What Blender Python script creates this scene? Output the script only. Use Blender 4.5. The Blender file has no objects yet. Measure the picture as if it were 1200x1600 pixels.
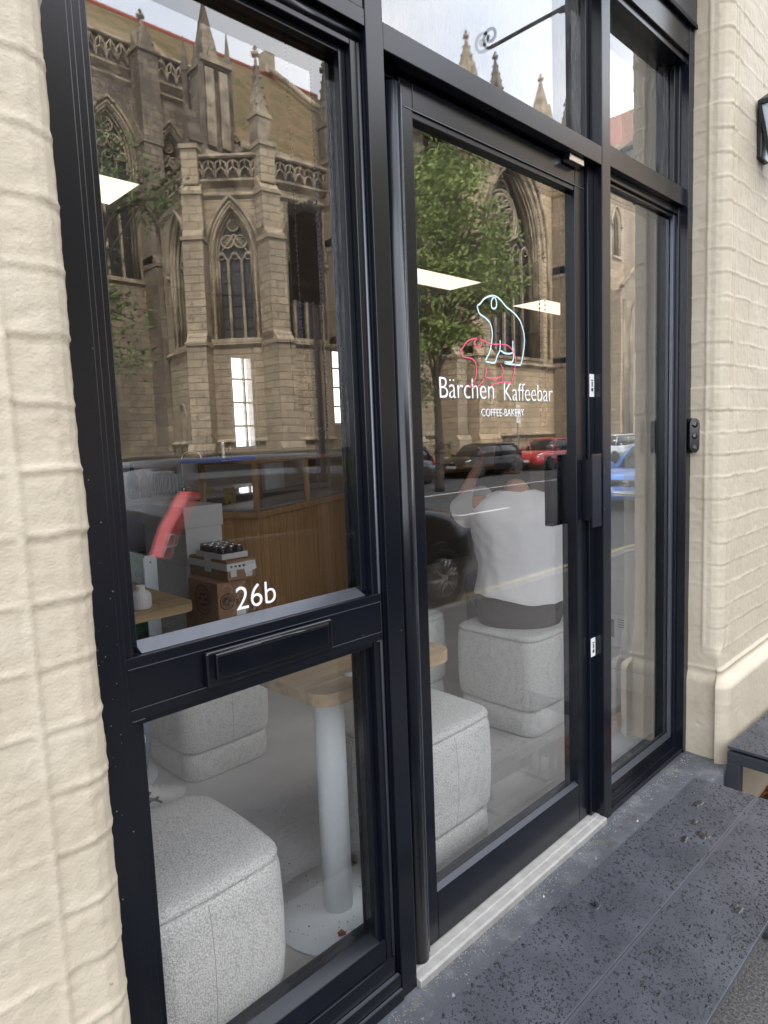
import bpy, bmesh, math, random
from mathutils import Vector, Matrix, noise, Euler
R = math.radians
random.seed(7)
S = bpy.context.scene
COL = S.collection

# ------------------------------------------------------------------ camera
cam_d = bpy.data.cameras.new('camera'); cam = bpy.data.objects.new('camera', cam_d); COL.objects.link(cam)
S.camera = cam
yaw, pitch, roll = R(45.65647696), R(-6.17908822), R(-2.21611108)
fwd = Vector((math.cos(yaw)*math.cos(pitch), math.sin(yaw)*math.cos(pitch), math.sin(pitch)))
rt = fwd.cross(Vector((0,0,1))).normalized(); up = rt.cross(fwd)
r2 = math.cos(roll)*rt + math.sin(roll)*up; u2 = -math.sin(roll)*rt + math.cos(roll)*up
M = Matrix((r2, u2, -fwd)).transposed().to_4x4(); M.translation = Vector((-1.0776, -1.05, 1.3143))
cam.matrix_world = M
cam_d.sensor_fit = 'VERTICAL'; cam_d.sensor_height = 36; cam_d.lens = 1045/1600*36
cam_d.clip_start = 0.02; cam_d.clip_end = 600
S.render.resolution_x = 768; S.render.resolution_y = 1024

# ------------------------------------------------------------------ sky, sun, exposure
W = bpy.data.worlds.new('World'); S.world = W; W.use_nodes = True
nt = W.node_tree; nt.nodes.clear()
SUN_EL, SUN_AZ = R(52), R(200)     # the sun stands behind the shop, veiled by thin cloud
def N(nt, t, **k):
    n = nt.nodes.new(t)
    for a, b in k.items(): setattr(n, a, b)
    return n
sky = N(nt, 'ShaderNodeTexSky', sky_type='NISHITA', sun_disc=False, sun_elevation=SUN_EL, sun_rotation=SUN_AZ)
sky.air_density = 1.2; sky.dust_density = 3.0; sky.ozone_density = 1.0
tc = N(nt, 'ShaderNodeTexCoord'); mp = N(nt, 'ShaderNodeMapping'); mp.inputs['Scale'].default_value = (1.6, 1.6, 4.0)
no = N(nt, 'ShaderNodeTexNoise'); no.inputs['Scale'].default_value = 1.3; no.inputs['Detail'].default_value = 5; no.inputs['Roughness'].default_value = .55
cr = N(nt, 'ShaderNodeValToRGB'); cr.color_ramp.elements[0].position = .34; cr.color_ramp.elements[1].position = .62
cr.color_ramp.elements[0].color = (.7,.7,.7,1)
cn = N(nt, 'ShaderNodeTexNoise'); cn.inputs['Scale'].default_value = 2.2; cn.inputs['Detail'].default_value = 6
cc = N(nt, 'ShaderNodeValToRGB')
cc.color_ramp.elements[0].color = (12.2, 13.4, 15.6, 1); cc.color_ramp.elements[1].color = (17.6, 17.6, 17.8, 1)
cc.color_ramp.elements[0].position = .3; cc.color_ramp.elements[1].position = .7
mx = N(nt, 'ShaderNodeMix', data_type='RGBA')
bg = N(nt, 'ShaderNodeBackground'); bg.inputs['Strength'].default_value = 0.15
wo = N(nt, 'ShaderNodeOutputWorld')
L = nt.links.new
L(tc.outputs['Generated'], mp.inputs['Vector']); L(mp.outputs[0], no.inputs['Vector']); L(mp.outputs[0], cn.inputs['Vector'])
L(no.outputs['Fac'], cr.inputs[0]); L(cn.outputs['Fac'], cc.inputs[0])
L(cr.outputs[0], mx.inputs[0]); L(sky.outputs[0], mx.inputs[6]); L(cc.outputs[0], mx.inputs[7])
L(mx.outputs[2], bg.inputs['Color']); L(bg.outputs[0], wo.inputs['Surface'])
sd = bpy.data.lights.new('sun', 'SUN'); sd.energy = 4.3; sd.angle = R(8); sd.color = (1, .95, .87)
sun = bpy.data.objects.new('sun', sd); COL.objects.link(sun)
# direction towards the sun: behind the shop, so the shopfront is in open shade and the church is lit
az = R(118)   # math angle of the horizontal direction to the sun
sdir = Vector((math.cos(SUN_EL)*math.cos(az), math.cos(SUN_EL)*math.sin(az), math.sin(SUN_EL)))
sun.rotation_euler = sdir.to_track_quat('Z', 'Y').to_euler()
sky.sun_rotation = math.atan2(sdir.x, sdir.y)
S.view_settings.view_transform = 'Standard'; S.view_settings.look = 'None'
S.view_settings.exposure = 0.75; S.view_settings.gamma = 1
S.render.engine = 'CYCLES'
S.cycles.max_bounces = 10; S.cycles.transparent_max_bounces = 24; S.cycles.glossy_bounces = 5
S.cycles.diffuse_bounces = 4; S.cycles.transmission_bounces = 6
S.cycles.caustics_reflective = False; S.cycles.caustics_refractive = False

# ------------------------------------------------------------------ materials
MATS = {}
def mat(name, col=(.5,.5,.5), rough=.5, metal=0., spec=.5, noise_amt=0., noise_scale=8., bump=0., bump_scale=60., col2=None, emis=None, estr=0., coat=0., trans=0., ior=1.45, detail=4., pat=None, bdist=.002, sheen=0.):
    m = bpy.data.materials.new(name); m.use_nodes = True; nt = m.node_tree; L = nt.links.new
    b = nt.nodes['Principled BSDF']
    b.inputs['Base Color'].default_value = (*col, 1); b.inputs['Roughness'].default_value = rough
    b.inputs['Metallic'].default_value = metal; b.inputs['Specular IOR Level'].default_value = spec
    b.inputs['Coat Weight'].default_value = coat; b.inputs['Transmission Weight'].default_value = trans; b.inputs['IOR'].default_value = ior
    b.inputs['Sheen Weight'].default_value = sheen
    if emis: b.inputs['Emission Color'].default_value = (*emis, 1); b.inputs['Emission Strength'].default_value = estr
    tc = N(nt, 'ShaderNodeTexCoord')
    if col2 or noise_amt:
        n = N(nt, 'ShaderNodeTexNoise'); n.inputs['Scale'].default_value = noise_scale; n.inputs['Detail'].default_value = detail
        L(tc.outputs['Object'], n.inputs['Vector'])
        r = N(nt, 'ShaderNodeValToRGB'); c2 = col2 or tuple(c*(1-noise_amt) for c in col)
        r.color_ramp.elements[0].color = (*c2, 1); r.color_ramp.elements[1].color = (*col, 1)
        r.color_ramp.elements[0].position = .35; r.color_ramp.elements[1].position = .65
        L(n.outputs['Fac'], r.inputs[0]); L(r.outputs[0], b.inputs['Base Color'])
    if bump:
        if pat == 'voronoi':
            n2 = N(nt, 'ShaderNodeTexVoronoi'); n2.inputs['Scale'].default_value = bump_scale; out = n2.outputs['Distance']
        else:
            n2 = N(nt, 'ShaderNodeTexNoise'); n2.inputs['Scale'].default_value = bump_scale; n2.inputs['Detail'].default_value = 5; out = n2.outputs['Fac']
        L(tc.outputs['Object'], n2.inputs['Vector'])
        bp = N(nt, 'ShaderNodeBump'); bp.inputs['Strength'].default_value = bump; bp.inputs['Distance'].default_value = bdist
        L(out, bp.inputs['Height']); L(bp.outputs[0], b.inputs['Normal'])
    MATS[name] = m
    return m

def glass_mat(name, wav=.25, dirt=0., tint=(1,1,1)):
    """a window pane: lets light through, mirrors the rest; the mirrored share follows the angle between face and ray"""
    m = bpy.data.materials.new(name); m.use_nodes = True; nt = m.node_tree; nt.nodes.clear(); L = nt.links.new
    o = N(nt, 'ShaderNodeOutputMaterial'); mxs = N(nt, 'ShaderNodeMixShader')
    t = N(nt, 'ShaderNodeBsdfTransparent'); t.inputs[0].default_value = (*tint, 1)
    g = N(nt, 'ShaderNodeBsdfGlossy'); g.inputs['Roughness'].default_value = 0.0; g.inputs['Color'].default_value = (1,1,1,1)
    geo = N(nt, 'ShaderNodeNewGeometry')
    dt = N(nt, 'ShaderNodeVectorMath', operation='DOT_PRODUCT'); L(geo.outputs['True Normal'], dt.inputs[0]); L(geo.outputs['Incoming'], dt.inputs[1])
    def mth(op, a, b=None, c=None):
        n = N(nt, 'ShaderNodeMath', operation=op)
        for i, v in enumerate((a, b, c)):
            if v is None: continue
            if isinstance(v, (int, float)): n.inputs[i].default_value = v
            else: L(v, n.inputs[i])
        return n.outputs[0]
    ca = mth('ABSOLUTE', dt.outputs['Value'])
    k = mth('POWER', mth('SUBTRACT', 1.0, ca), 5.0)
    F = mth('ADD', mth('MULTIPLY', k, .935), .065)
    T = mth('SUBTRACT', 1.0, F); F2 = mth('SUBTRACT', 1.0, mth('MULTIPLY', T, T))
    L(F2, mxs.inputs[0])
    tc = N(nt, 'ShaderNodeTexCoord')
    n = N(nt, 'ShaderNodeTexNoise'); n.inputs['Scale'].default_value = 3.0; n.inputs['Detail'].default_value = 1
    L(tc.outputs['Object'], n.inputs['Vector'])
    bp = N(nt, 'ShaderNodeBump'); bp.inputs['Strength'].default_value = wav; bp.inputs['Distance'].default_value = .0012
    L(n.outputs['Fac'], bp.inputs['Height']); L(bp.outputs[0], g.inputs['Normal'])
    L(t.outputs[0], mxs.inputs[1]); L(g.outputs[0], mxs.inputs[2])
    if dirt:
        d = N(nt, 'ShaderNodeBsdfDiffuse'); d.inputs[0].default_value = (.7,.7,.7,1)
        mp = N(nt, 'ShaderNodeMapping'); mp.inputs['Scale'].default_value = (26, 26, 5)
        dn = N(nt, 'ShaderNodeTexNoise'); dn.inputs['Scale'].default_value = 3; dn.inputs['Detail'].default_value = 6
        L(tc.outputs['Object'], mp.inputs[0]); L(mp.outputs[0], dn.inputs['Vector'])
        rr = N(nt, 'ShaderNodeMapRange'); rr.inputs[1].default_value = .45; rr.inputs[2].default_value = .8; rr.inputs[3].default_value = .0; rr.inputs[4].default_value = dirt
        L(dn.outputs['Fac'], rr.inputs[0])
        m3 = N(nt, 'ShaderNodeMixShader'); L(rr.outputs[0], m3.inputs[0]); L(mxs.outputs[0], m3.inputs[1]); L(d.outputs[0], m3.inputs[2])
        L(m3.outputs[0], o.inputs[0])
    else:
        L(mxs.outputs[0], o.inputs[0])
    MATS[name] = m
    return m

def stone_mat(name, c1, c2, dark, mort, bw=.62, bh=.28, soot=.5, seed=0., axis='xz', ms=.02):
    """coursed stone: blocks that differ in tone, joints, and soot stains of their own shape"""
    m = bpy.data.materials.new(name); m.use_nodes = True; nt = m.node_tree; L = nt.links.new
    b = nt.nodes['Principled BSDF']; b.inputs['Roughness'].default_value = .9; b.inputs['Specular IOR Level'].default_value = .2
    tc = N(nt, 'ShaderNodeTexCoord'); sx = N(nt, 'ShaderNodeSeparateXYZ'); L(tc.outputs['Object'], sx.inputs[0])
    ad = N(nt, 'ShaderNodeMath', operation='ADD'); L(sx.outputs[0], ad.inputs[0]); L(sx.outputs[1], ad.inputs[1])
    cb = N(nt, 'ShaderNodeCombineXYZ'); L(ad.outputs[0], cb.inputs[0]); L(sx.outputs[2], cb.inputs[1])
    br = N(nt, 'ShaderNodeTexBrick'); L(cb.outputs[0], br.inputs['Vector'])
    br.inputs['Color1'].default_value = (*c1,1); br.inputs['Color2'].default_value = (*c2,1); br.inputs['Mortar'].default_value = (*mort,1)
    br.inputs['Scale'].default_value = 1; br.inputs['Brick Width'].default_value = bw; br.inputs['Row Height'].default_value = bh
    br.inputs['Mortar Size'].default_value = ms; br.inputs['Mortar Smooth'].default_value = .4; br.inputs['Bias'].default_value = .1
    n = N(nt, 'ShaderNodeTexNoise'); n.inputs['Scale'].default_value = .55; n.inputs['Detail'].default_value = 8; n.inputs['Roughness'].default_value = .65
    mp = N(nt, 'ShaderNodeMapping'); mp.inputs['Location'].default_value = (seed, seed*2, seed); mp.inputs['Scale'].default_value = (1.6,1.6,.8)
    L(tc.outputs['Object'], mp.inputs[0]); L(mp.outputs[0], n.inputs['Vector'])
    rr = N(nt, 'ShaderNodeMapRange'); rr.inputs[1].default_value = .38; rr.inputs[2].default_value = .66; rr.inputs[3].default_value = 0; rr.inputs[4].default_value = soot
    L(n.outputs['Fac'], rr.inputs[0])
    mx = N(nt, 'ShaderNodeMix', data_type='RGBA'); L(rr.outputs[0], mx.inputs[0]); L(br.outputs['Color'], mx.inputs[6]); mx.inputs[7].default_value = (*dark,1)
    # single blocks weathered black
    n3 = N(nt, 'ShaderNodeTexNoise'); n3.inputs['Scale'].default_value = 3.5; n3.inputs['Detail'].default_value = 3; L(tc.outputs['Object'], n3.inputs['Vector'])
    r3 = N(nt, 'ShaderNodeMapRange'); r3.inputs[1].default_value = .5; r3.inputs[2].default_value = .75; r3.inputs[3].default_value = 0; r3.inputs[4].default_value = .55
    L(n3.outputs['Fac'], r3.inputs[0])
    mx2 = N(nt, 'ShaderNodeMix', data_type='RGBA'); L(r3.outputs[0], mx2.inputs[0]); L(mx.outputs[2], mx2.inputs[6]); mx2.inputs[7].default_value = (*[d*1.3 for d in dark],1)
    L(mx2.outputs[2], b.inputs['Base Color'])
    bp = N(nt, 'ShaderNodeBump'); bp.inputs['Strength'].default_value = .6; bp.inputs['Distance'].default_value = .03
    L(br.outputs['Fac'], bp.inputs['Height']); bp.invert = True; L(bp.outputs[0], b.inputs['Normal'])
    MATS[name] = m
    return m

def wood_mat(name, c1, c2, scale=(2,2,40), rough=.45, rot=(0,0,0)):
    m = bpy.data.materials.new(name); m.use_nodes = True; nt = m.node_tree; L = nt.links.new
    b = nt.nodes['Principled BSDF']; b.inputs['Roughness'].default_value = rough; b.inputs['Specular IOR Level'].default_value = .35
    tc = N(nt, 'ShaderNodeTexCoord'); mp = N(nt, 'ShaderNodeMapping'); mp.inputs['Scale'].default_value = scale; mp.inputs['Rotation'].default_value = rot
    n = N(nt, 'ShaderNodeTexNoise'); n.inputs['Scale'].default_value = 2.0; n.inputs['Detail'].default_value = 7; n.inputs['Distortion'].default_value = .6
    L(tc.outputs['Object'], mp.inputs[0]); L(mp.outputs[0], n.inputs['Vector'])
    r = N(nt, 'ShaderNodeValToRGB'); r.color_ramp.elements[0].color = (*c1,1); r.color_ramp.elements[1].color = (*c2,1)
    r.color_ramp.elements[0].position = .35; r.color_ramp.elements[1].position = .68
    L(n.outputs['Fac'], r.inputs[0]); L(r.outputs[0], b.inputs['Base Color'])
    MATS[name] = m
    return m

mat('frame', (.005,.0065,.011), rough=.22, spec=.6, noise_amt=.25, noise_scale=5, bump=.02, bump_scale=300, bdist=.0005)
mat('frame_gloss', (.004,.005,.008), rough=.10, spec=.7)
mat('bead_dark', (.05,.053,.062), rough=.38, metal=.3)
mat('seam_thread', (.42,.42,.40), rough=.9)
mat('rubber', (.012,.012,.013), rough=.6, spec=.3)
mat('bead', (.13,.135,.155), rough=.3, metal=.6)
mat('paint_brick', (.67,.59,.46), rough=.55, spec=.35, col2=(.60,.52,.395), noise_scale=3.5, bump=.35, bump_scale=150, bdist=.003)
mat('sill_stone', (.125,.132,.148), rough=.5, spec=.45, col2=(.20,.20,.205), noise_scale=9, bump=.4, bump_scale=90, detail=8)
mat('threshold', (.42,.405,.375), rough=.55, col2=(.34,.325,.30), noise_scale=26, bump=.3, bump_scale=120)
mat('asphalt', (.052,.052,.055), rough=.8, col2=(.035,.036,.038), noise_scale=2.0, bump=.6, bump_scale=160, bdist=.006)
mat('pale_tarmac', (.16,.152,.142), rough=.75, col2=(.06,.058,.056), noise_scale=130, detail=2, bump=.8, bump_scale=200, bdist=.004)
mat('marking', (.62,.62,.6), rough=.7, noise_amt=.3, noise_scale=14)
mat('yellow_marking', (.50,.42,.20), rough=.7, noise_amt=.35, noise_scale=14)
mat('kerb', (.26,.25,.235), rough=.8, noise_amt=.3, noise_scale=6)
mat('gravel', (.16,.135,.11), rough=.85, col2=(.06,.055,.05), noise_scale=110, bump=1, bump_scale=140, bdist=.006, detail=3)
mat('floor', (.64,.62,.585), rough=.32, spec=.5, col2=(.49,.47,.44), noise_scale=2.2, detail=8, bump=.03, bump_scale=30)
mat('plaster', (.62,.58,.53), rough=.85, noise_amt=.08, noise_scale=2)
mat('side_plaster', (.72,.73,.71), rough=.7, noise_amt=.06, noise_scale=2)
mat('ceiling', (.78,.77,.74), rough=.9)
mat('led', (1,.9,.8), emis=(1,.80,.62), estr=1.15)
mat('white_metal', (.84,.88,.89), rough=.35, spec=.4, noise_amt=.03, noise_scale=6)
wood_mat('oak', (.37,.245,.13), (.55,.40,.235), scale=(1.2,14,14))
wood_mat('counter_wood', (.38,.205,.085), (.54,.32,.15), scale=(26,26,1.0), rough=.5)
wood_mat('case_wood', (.36,.20,.09), (.48,.29,.14), scale=(10,10,1.5), rough=.5)
mat('white_card', (.66,.64,.62), rough=.7, noise_amt=.05)
mat('kraft', (.34,.20,.115), rough=.8, noise_amt=.15, noise_scale=6)
mat('kraft_dark', (.24,.14,.085), rough=.8, noise_amt=.2, noise_scale=6)
mat('kraft_print', (.10,.05,.035), rough=.8)
mat('tape_white', (.7,.7,.68), rough=.4)
mat('label_white', (.78,.78,.76), rough=.5)
mat('ink', (.02,.02,.022), rough=.5)
mat('green_plastic', (.02,.17,.035), rough=.3, spec=.5)
mat('steel', (.55,.55,.55), rough=.2, metal=1)
mat('black_wire', (.015,.015,.015), rough=.4)
mat('blue_plastic', (.015,.10,.65), rough=.35)
mat('yellow_cloth', (.62,.45,.04), rough=.8)
mat('can', (.12,.10,.09), rough=.3, metal=.6, noise_amt=.7, noise_scale=40)
mat('ceramic', (.75,.73,.70), rough=.55)
mat('vinyl', (.86,.87,.87), rough=.5)
mat('vinyl_blue', (.60,.80,.82), rough=.45)
mat('vinyl_pink', (.90,.10,.22), rough=.45)
mat('white_plastic', (.78,.78,.77), rough=.35)
mat('dark_screen', (.07,.05,.045), rough=.35, spec=.5)
mat('menu_black', (.008,.008,.01), rough=.5)
mat('menu_panel', (.012,.007,.006), rough=.5)
mat('brown_pillar', (.12,.09,.08), rough=.6)
mat('skin', (.42,.22,.14), rough=.5, spec=.4, noise_amt=.08, noise_scale=20)
mat('hair', (.03,.018,.012), rough=.5, bump=.6, bump_scale=120)
mat('shirt_white', (.78,.75,.72), rough=.85, bump=.3, bump_scale=40, bdist=.004)
mat('shorts_brown', (.06,.045,.038), rough=.85, noise_amt=.2)
mat('waistband', (.035,.032,.03), rough=.8)
mat('denim', (.075,.125,.21), rough=.85, noise_amt=.45, noise_scale=12, bump=.5, bump_scale=400, bdist=.001)
mat('black_cloth', (.012,.012,.014), rough=.85)
mat('shoe_white', (.68,.67,.63), rough=.5)
mat('sole', (.74,.72,.67), rough=.6)
mat('shoe_stripe', (.018,.02,.03), rough=.5)
mat('terracotta', (.34,.19,.15), rough=.8, noise_amt=.3, noise_scale=3)
mat('leaf_litter', (.12,.05,.03), rough=.8, col2=(.05,.03,.02), noise_scale=40, bump=1, bump_scale=80, bdist=.01)
mat('leaf_dead', (.42,.10,.045), rough=.6, noise_amt=.5, noise_scale=50)
mat('leaf', (.25,.31,.09), rough=.5, spec=.3, col2=(.12,.18,.045), noise_scale=1.6)
mat('leaf_dark', (.12,.19,.05), rough=.5, spec=.3, col2=(.06,.10,.028), noise_scale=1.2)
mat('bark', (.06,.05,.04), rough=.9, noise_amt=.5, noise_scale=8, bump=.8, bump_scale=20, bdist=.02)
mat('ridge_tile', (.42,.10,.06), rough=.8, noise_amt=.3)
mat('roof_moss', (.185,.125,.07), rough=.9, col2=(.105,.10,.045), noise_scale=1.1, bump=.7, bump_scale=9, bdist=.05, detail=9)
mat('slate', (.10,.10,.11), rough=.6, col2=(.15,.13,.11), noise_scale=2, bump=.5, bump_scale=10, bdist=.04)
mat('lead_glass', (.035,.037,.045), rough=.25, spec=.6, noise_amt=.6, noise_scale=9, bump=.5, bump_scale=12, bdist=.03)
mat('red_sandstone', (.34,.20,.15), rough=.9, col2=(.25,.15,.11), noise_scale=2)
mat('leading', (.012,.012,.014), rough=.6)
mat('car_black', (.004,.005,.007), rough=.15, spec=.45)
mat('car_red', (.33,.012,.02), rough=.2, spec=.6, coat=1)
mat('car_blue', (.04,.22,.68), rough=.2, spec=.6, coat=1)
mat('car_teal', (.03,.07,.085), rough=.2, spec=.6, coat=1)
mat('car_silver', (.42,.43,.45), rough=.2, metal=.5, coat=1)
mat('car_grey', (.12,.12,.135), rough=.2, metal=.3, coat=1)
mat('car_glass', (.01,.012,.014), rough=.03, spec=1)
mat('tyre', (.018,.018,.018), rough=.8)
mat('alloy', (.42,.42,.43), rough=.3, metal=.9)
mat('lamp_clear', (.75,.78,.8), rough=.08, spec=.8, metal=.3)
mat('tail_red', (.85,.012,.015), rough=.15, spec=.7)
mat('plate_white', (.75,.76,.76), rough=.4)
mat('chrome', (.7,.7,.72), rough=.08, metal=1)
mat('grille', (.02,.02,.022), rough=.4)
mat('bench_top', (.042,.045,.055), rough=.36, spec=.5, col2=(.066,.069,.083), noise_scale=7, bump=.5, bump_scale=420, bdist=.0012, detail=8)
mat('bench_frame', (.035,.038,.045), rough=.45, spec=.5)
mat('water', (.012,.013,.017), rough=.03, spec=.5)
mat('wet_patch', (.018,.019,.022), rough=.07, spec=.6)
mat('fascia', (.03,.034,.045), rough=.25, spec=.6, noise_amt=.4, noise_scale=6)
mat('lamp_glass', (.5,.53,.57), rough=.15, spec=.5)
mat('lens', (.004,.004,.005), rough=.05, spec=.8)
mat('shade_pink', (.65,.25,.25), rough=.6)
mat('cup', (.8,.76,.70), rough=.6)
mat('frosted', (.85,.88,.9), rough=.4)
mat('worktop', (.50,.50,.52), rough=.4)
mat('cabinet', (.30,.30,.36), rough=.5)
mat('cabinet_dark', (.07,.05,.045), rough=.5)
mat('moss', (.12,.12,.035), rough=.9)
glass_mat('pane', .25)
glass_mat('pane_dirty', .35, dirt=.10)
stone_mat('sandstone', (.56,.45,.31), (.43,.345,.24), (.13,.108,.086), (.25,.20,.145), soot=.55, ms=.022)
stone_mat('sandstone_dark', (.40,.325,.235), (.28,.225,.165), (.075,.066,.057), (.16,.13,.10), soot=.8, seed=5, ms=.022)
stone_mat('sandstone_warm', (.66,.51,.32), (.52,.40,.26), (.16,.125,.092), (.30,.23,.16), soot=.5, seed=9, ms=.022)
mat('carved_stone', (.46,.38,.27), rough=.9, col2=(.16,.125,.09), noise_scale=1.6, detail=8)
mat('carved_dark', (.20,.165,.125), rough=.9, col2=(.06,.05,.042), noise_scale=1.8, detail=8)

def two_noise(name, base, stains, rough, spec=.4, bump=.4, bs=90, bd=.002):
    m = bpy.data.materials.new(name); m.use_nodes = True; nt = m.node_tree; L = nt.links.new
    b = nt.nodes['Principled BSDF']; b.inputs['Roughness'].default_value = rough; b.inputs['Specular IOR Level'].default_value = spec
    tc = N(nt, 'ShaderNodeTexCoord'); prev = None
    for i,(col, sc, lo, hi, amt, stretch) in enumerate(stains):
        n = N(nt, 'ShaderNodeTexNoise'); n.inputs['Scale'].default_value = sc; n.inputs['Detail'].default_value = 9; n.inputs['Roughness'].default_value = .62
        mp = N(nt, 'ShaderNodeMapping'); mp.inputs['Location'].default_value = (i*7.3, i*3.1, i*1.7); mp.inputs['Scale'].default_value = stretch
        L(tc.outputs['Object'], mp.inputs[0]); L(mp.outputs[0], n.inputs['Vector'])
        rr = N(nt, 'ShaderNodeMapRange'); rr.inputs[1].default_value = lo; rr.inputs[2].default_value = hi; rr.inputs[4].default_value = amt; L(n.outputs['Fac'], rr.inputs[0])
        mx = N(nt, 'ShaderNodeMix', data_type='RGBA'); L(rr.outputs[0], mx.inputs[0]); mx.inputs[7].default_value = (*col,1)
        if prev is None: mx.inputs[6].default_value = (*base,1)
        else: L(prev, mx.inputs[6])
        prev = mx.outputs[2]
    L(prev, b.inputs['Base Color'])
    n = N(nt, 'ShaderNodeTexNoise'); n.inputs['Scale'].default_value = bs; n.inputs['Detail'].default_value = 6; L(tc.outputs['Object'], n.inputs['Vector'])
    bp = N(nt, 'ShaderNodeBump'); bp.inputs['Strength'].default_value = bump; bp.inputs['Distance'].default_value = bd; L(n.outputs['Fac'], bp.inputs['Height']); L(bp.outputs[0], b.inputs['Normal'])
    MATS[name] = m
two_noise('paint_brick', (.52,.452,.345), [((.44,.375,.28),2.2,.45,.7,.8,(1,1,.5)),((.57,.51,.41),9,.5,.7,.5,(1,1,1)),((.33,.27,.19),5,.66,.76,.45,(1,1,.6)),((.16,.11,.07),45,.70,.74,.7,(1,1,1))], .55, spec=.35, bump=.5, bs=220, bd=.0022)
two_noise('sill_stone', (.10,.104,.116), [((.22,.22,.225),14,.5,.75,.8,(1,1,1)),((.06,.065,.075),5,.5,.7,.8,(1,1,1)),((.24,.22,.075),6,.60,.70,.65,(1,1.6,1)),((.5,.5,.5),60,.64,.72,.8,(1,1,1))], .5, bump=.6)
two_noise('roof_moss', (.27,.185,.11), [((.14,.14,.055),1.3,.42,.62,.9,(1,1,1)),((.36,.27,.18),6,.5,.7,.6,(1,3,3)),((.07,.06,.045),3,.55,.75,.7,(1,2,2))], .9, spec=.2, bump=.8, bs=9, bd=.06)
# bouclé: looped wool, light and dark specks
def boucle(name):
    m = bpy.data.materials.new(name); m.use_nodes = True; nt = m.node_tree; L = nt.links.new
    b = nt.nodes['Principled BSDF']; b.inputs['Roughness'].default_value = .95; b.inputs['Specular IOR Level'].default_value = .1; b.inputs['Sheen Weight'].default_value = .3
    tc = N(nt, 'ShaderNodeTexCoord')
    v = N(nt, 'ShaderNodeTexVoronoi'); v.inputs['Scale'].default_value = 250; v.inputs['Randomness'].default_value = .75; L(tc.outputs['Object'], v.inputs['Vector'])
    n = N(nt, 'ShaderNodeTexNoise'); n.inputs['Scale'].default_value = 260; n.inputs['Detail'].default_value = 2; L(tc.outputs['Object'], n.inputs['Vector'])
    r = N(nt, 'ShaderNodeValToRGB'); r.color_ramp.elements[0].color = (.95,.935,.87,1); r.color_ramp.elements[1].color = (.56,.55,.51,1)
    r.color_ramp.elements[0].position = .25; r.color_ramp.elements[1].position = .75
    L(v.outputs['Distance'], r.inputs[0])
    mx = N(nt, 'ShaderNodeMix', data_type='RGBA', blend_type='MULTIPLY'); mx.inputs[0].default_value = .25
    L(r.outputs[0], mx.inputs[6]); L(n.outputs['Fac'], mx.inputs[7])
    g = N(nt, 'ShaderNodeMix', data_type='RGBA'); g.inputs[0].default_value = .0
    L(mx.outputs[2], b.inputs['Base Color'])
    bp = N(nt, 'ShaderNodeBump'); bp.inputs['Strength'].default_value = .8; bp.inputs['Distance'].default_value = .003; bp.invert = True
    L(v.outputs['Distance'], bp.inputs['Height']); L(bp.outputs[0], b.inputs['Normal'])
    MATS[name] = m
boucle('boucle')

# ------------------------------------------------------------------ object helpers
def tag(o, label=None, cat=None, group=None, kind=None):
    if label: o['label'] = label
    if cat: o['category'] = cat
    if group: o['group'] = group
    if kind: o['kind'] = kind
    return o
def thing(name, label, cat, loc=(0,0,0), rz=0, group=None):
    o = bpy.data.objects.new(name, None); COL.objects.link(o); o.location = loc; o.rotation_euler = (0,0,rz)
    o.empty_display_size = .1
    return tag(o, label, cat, group)

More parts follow.
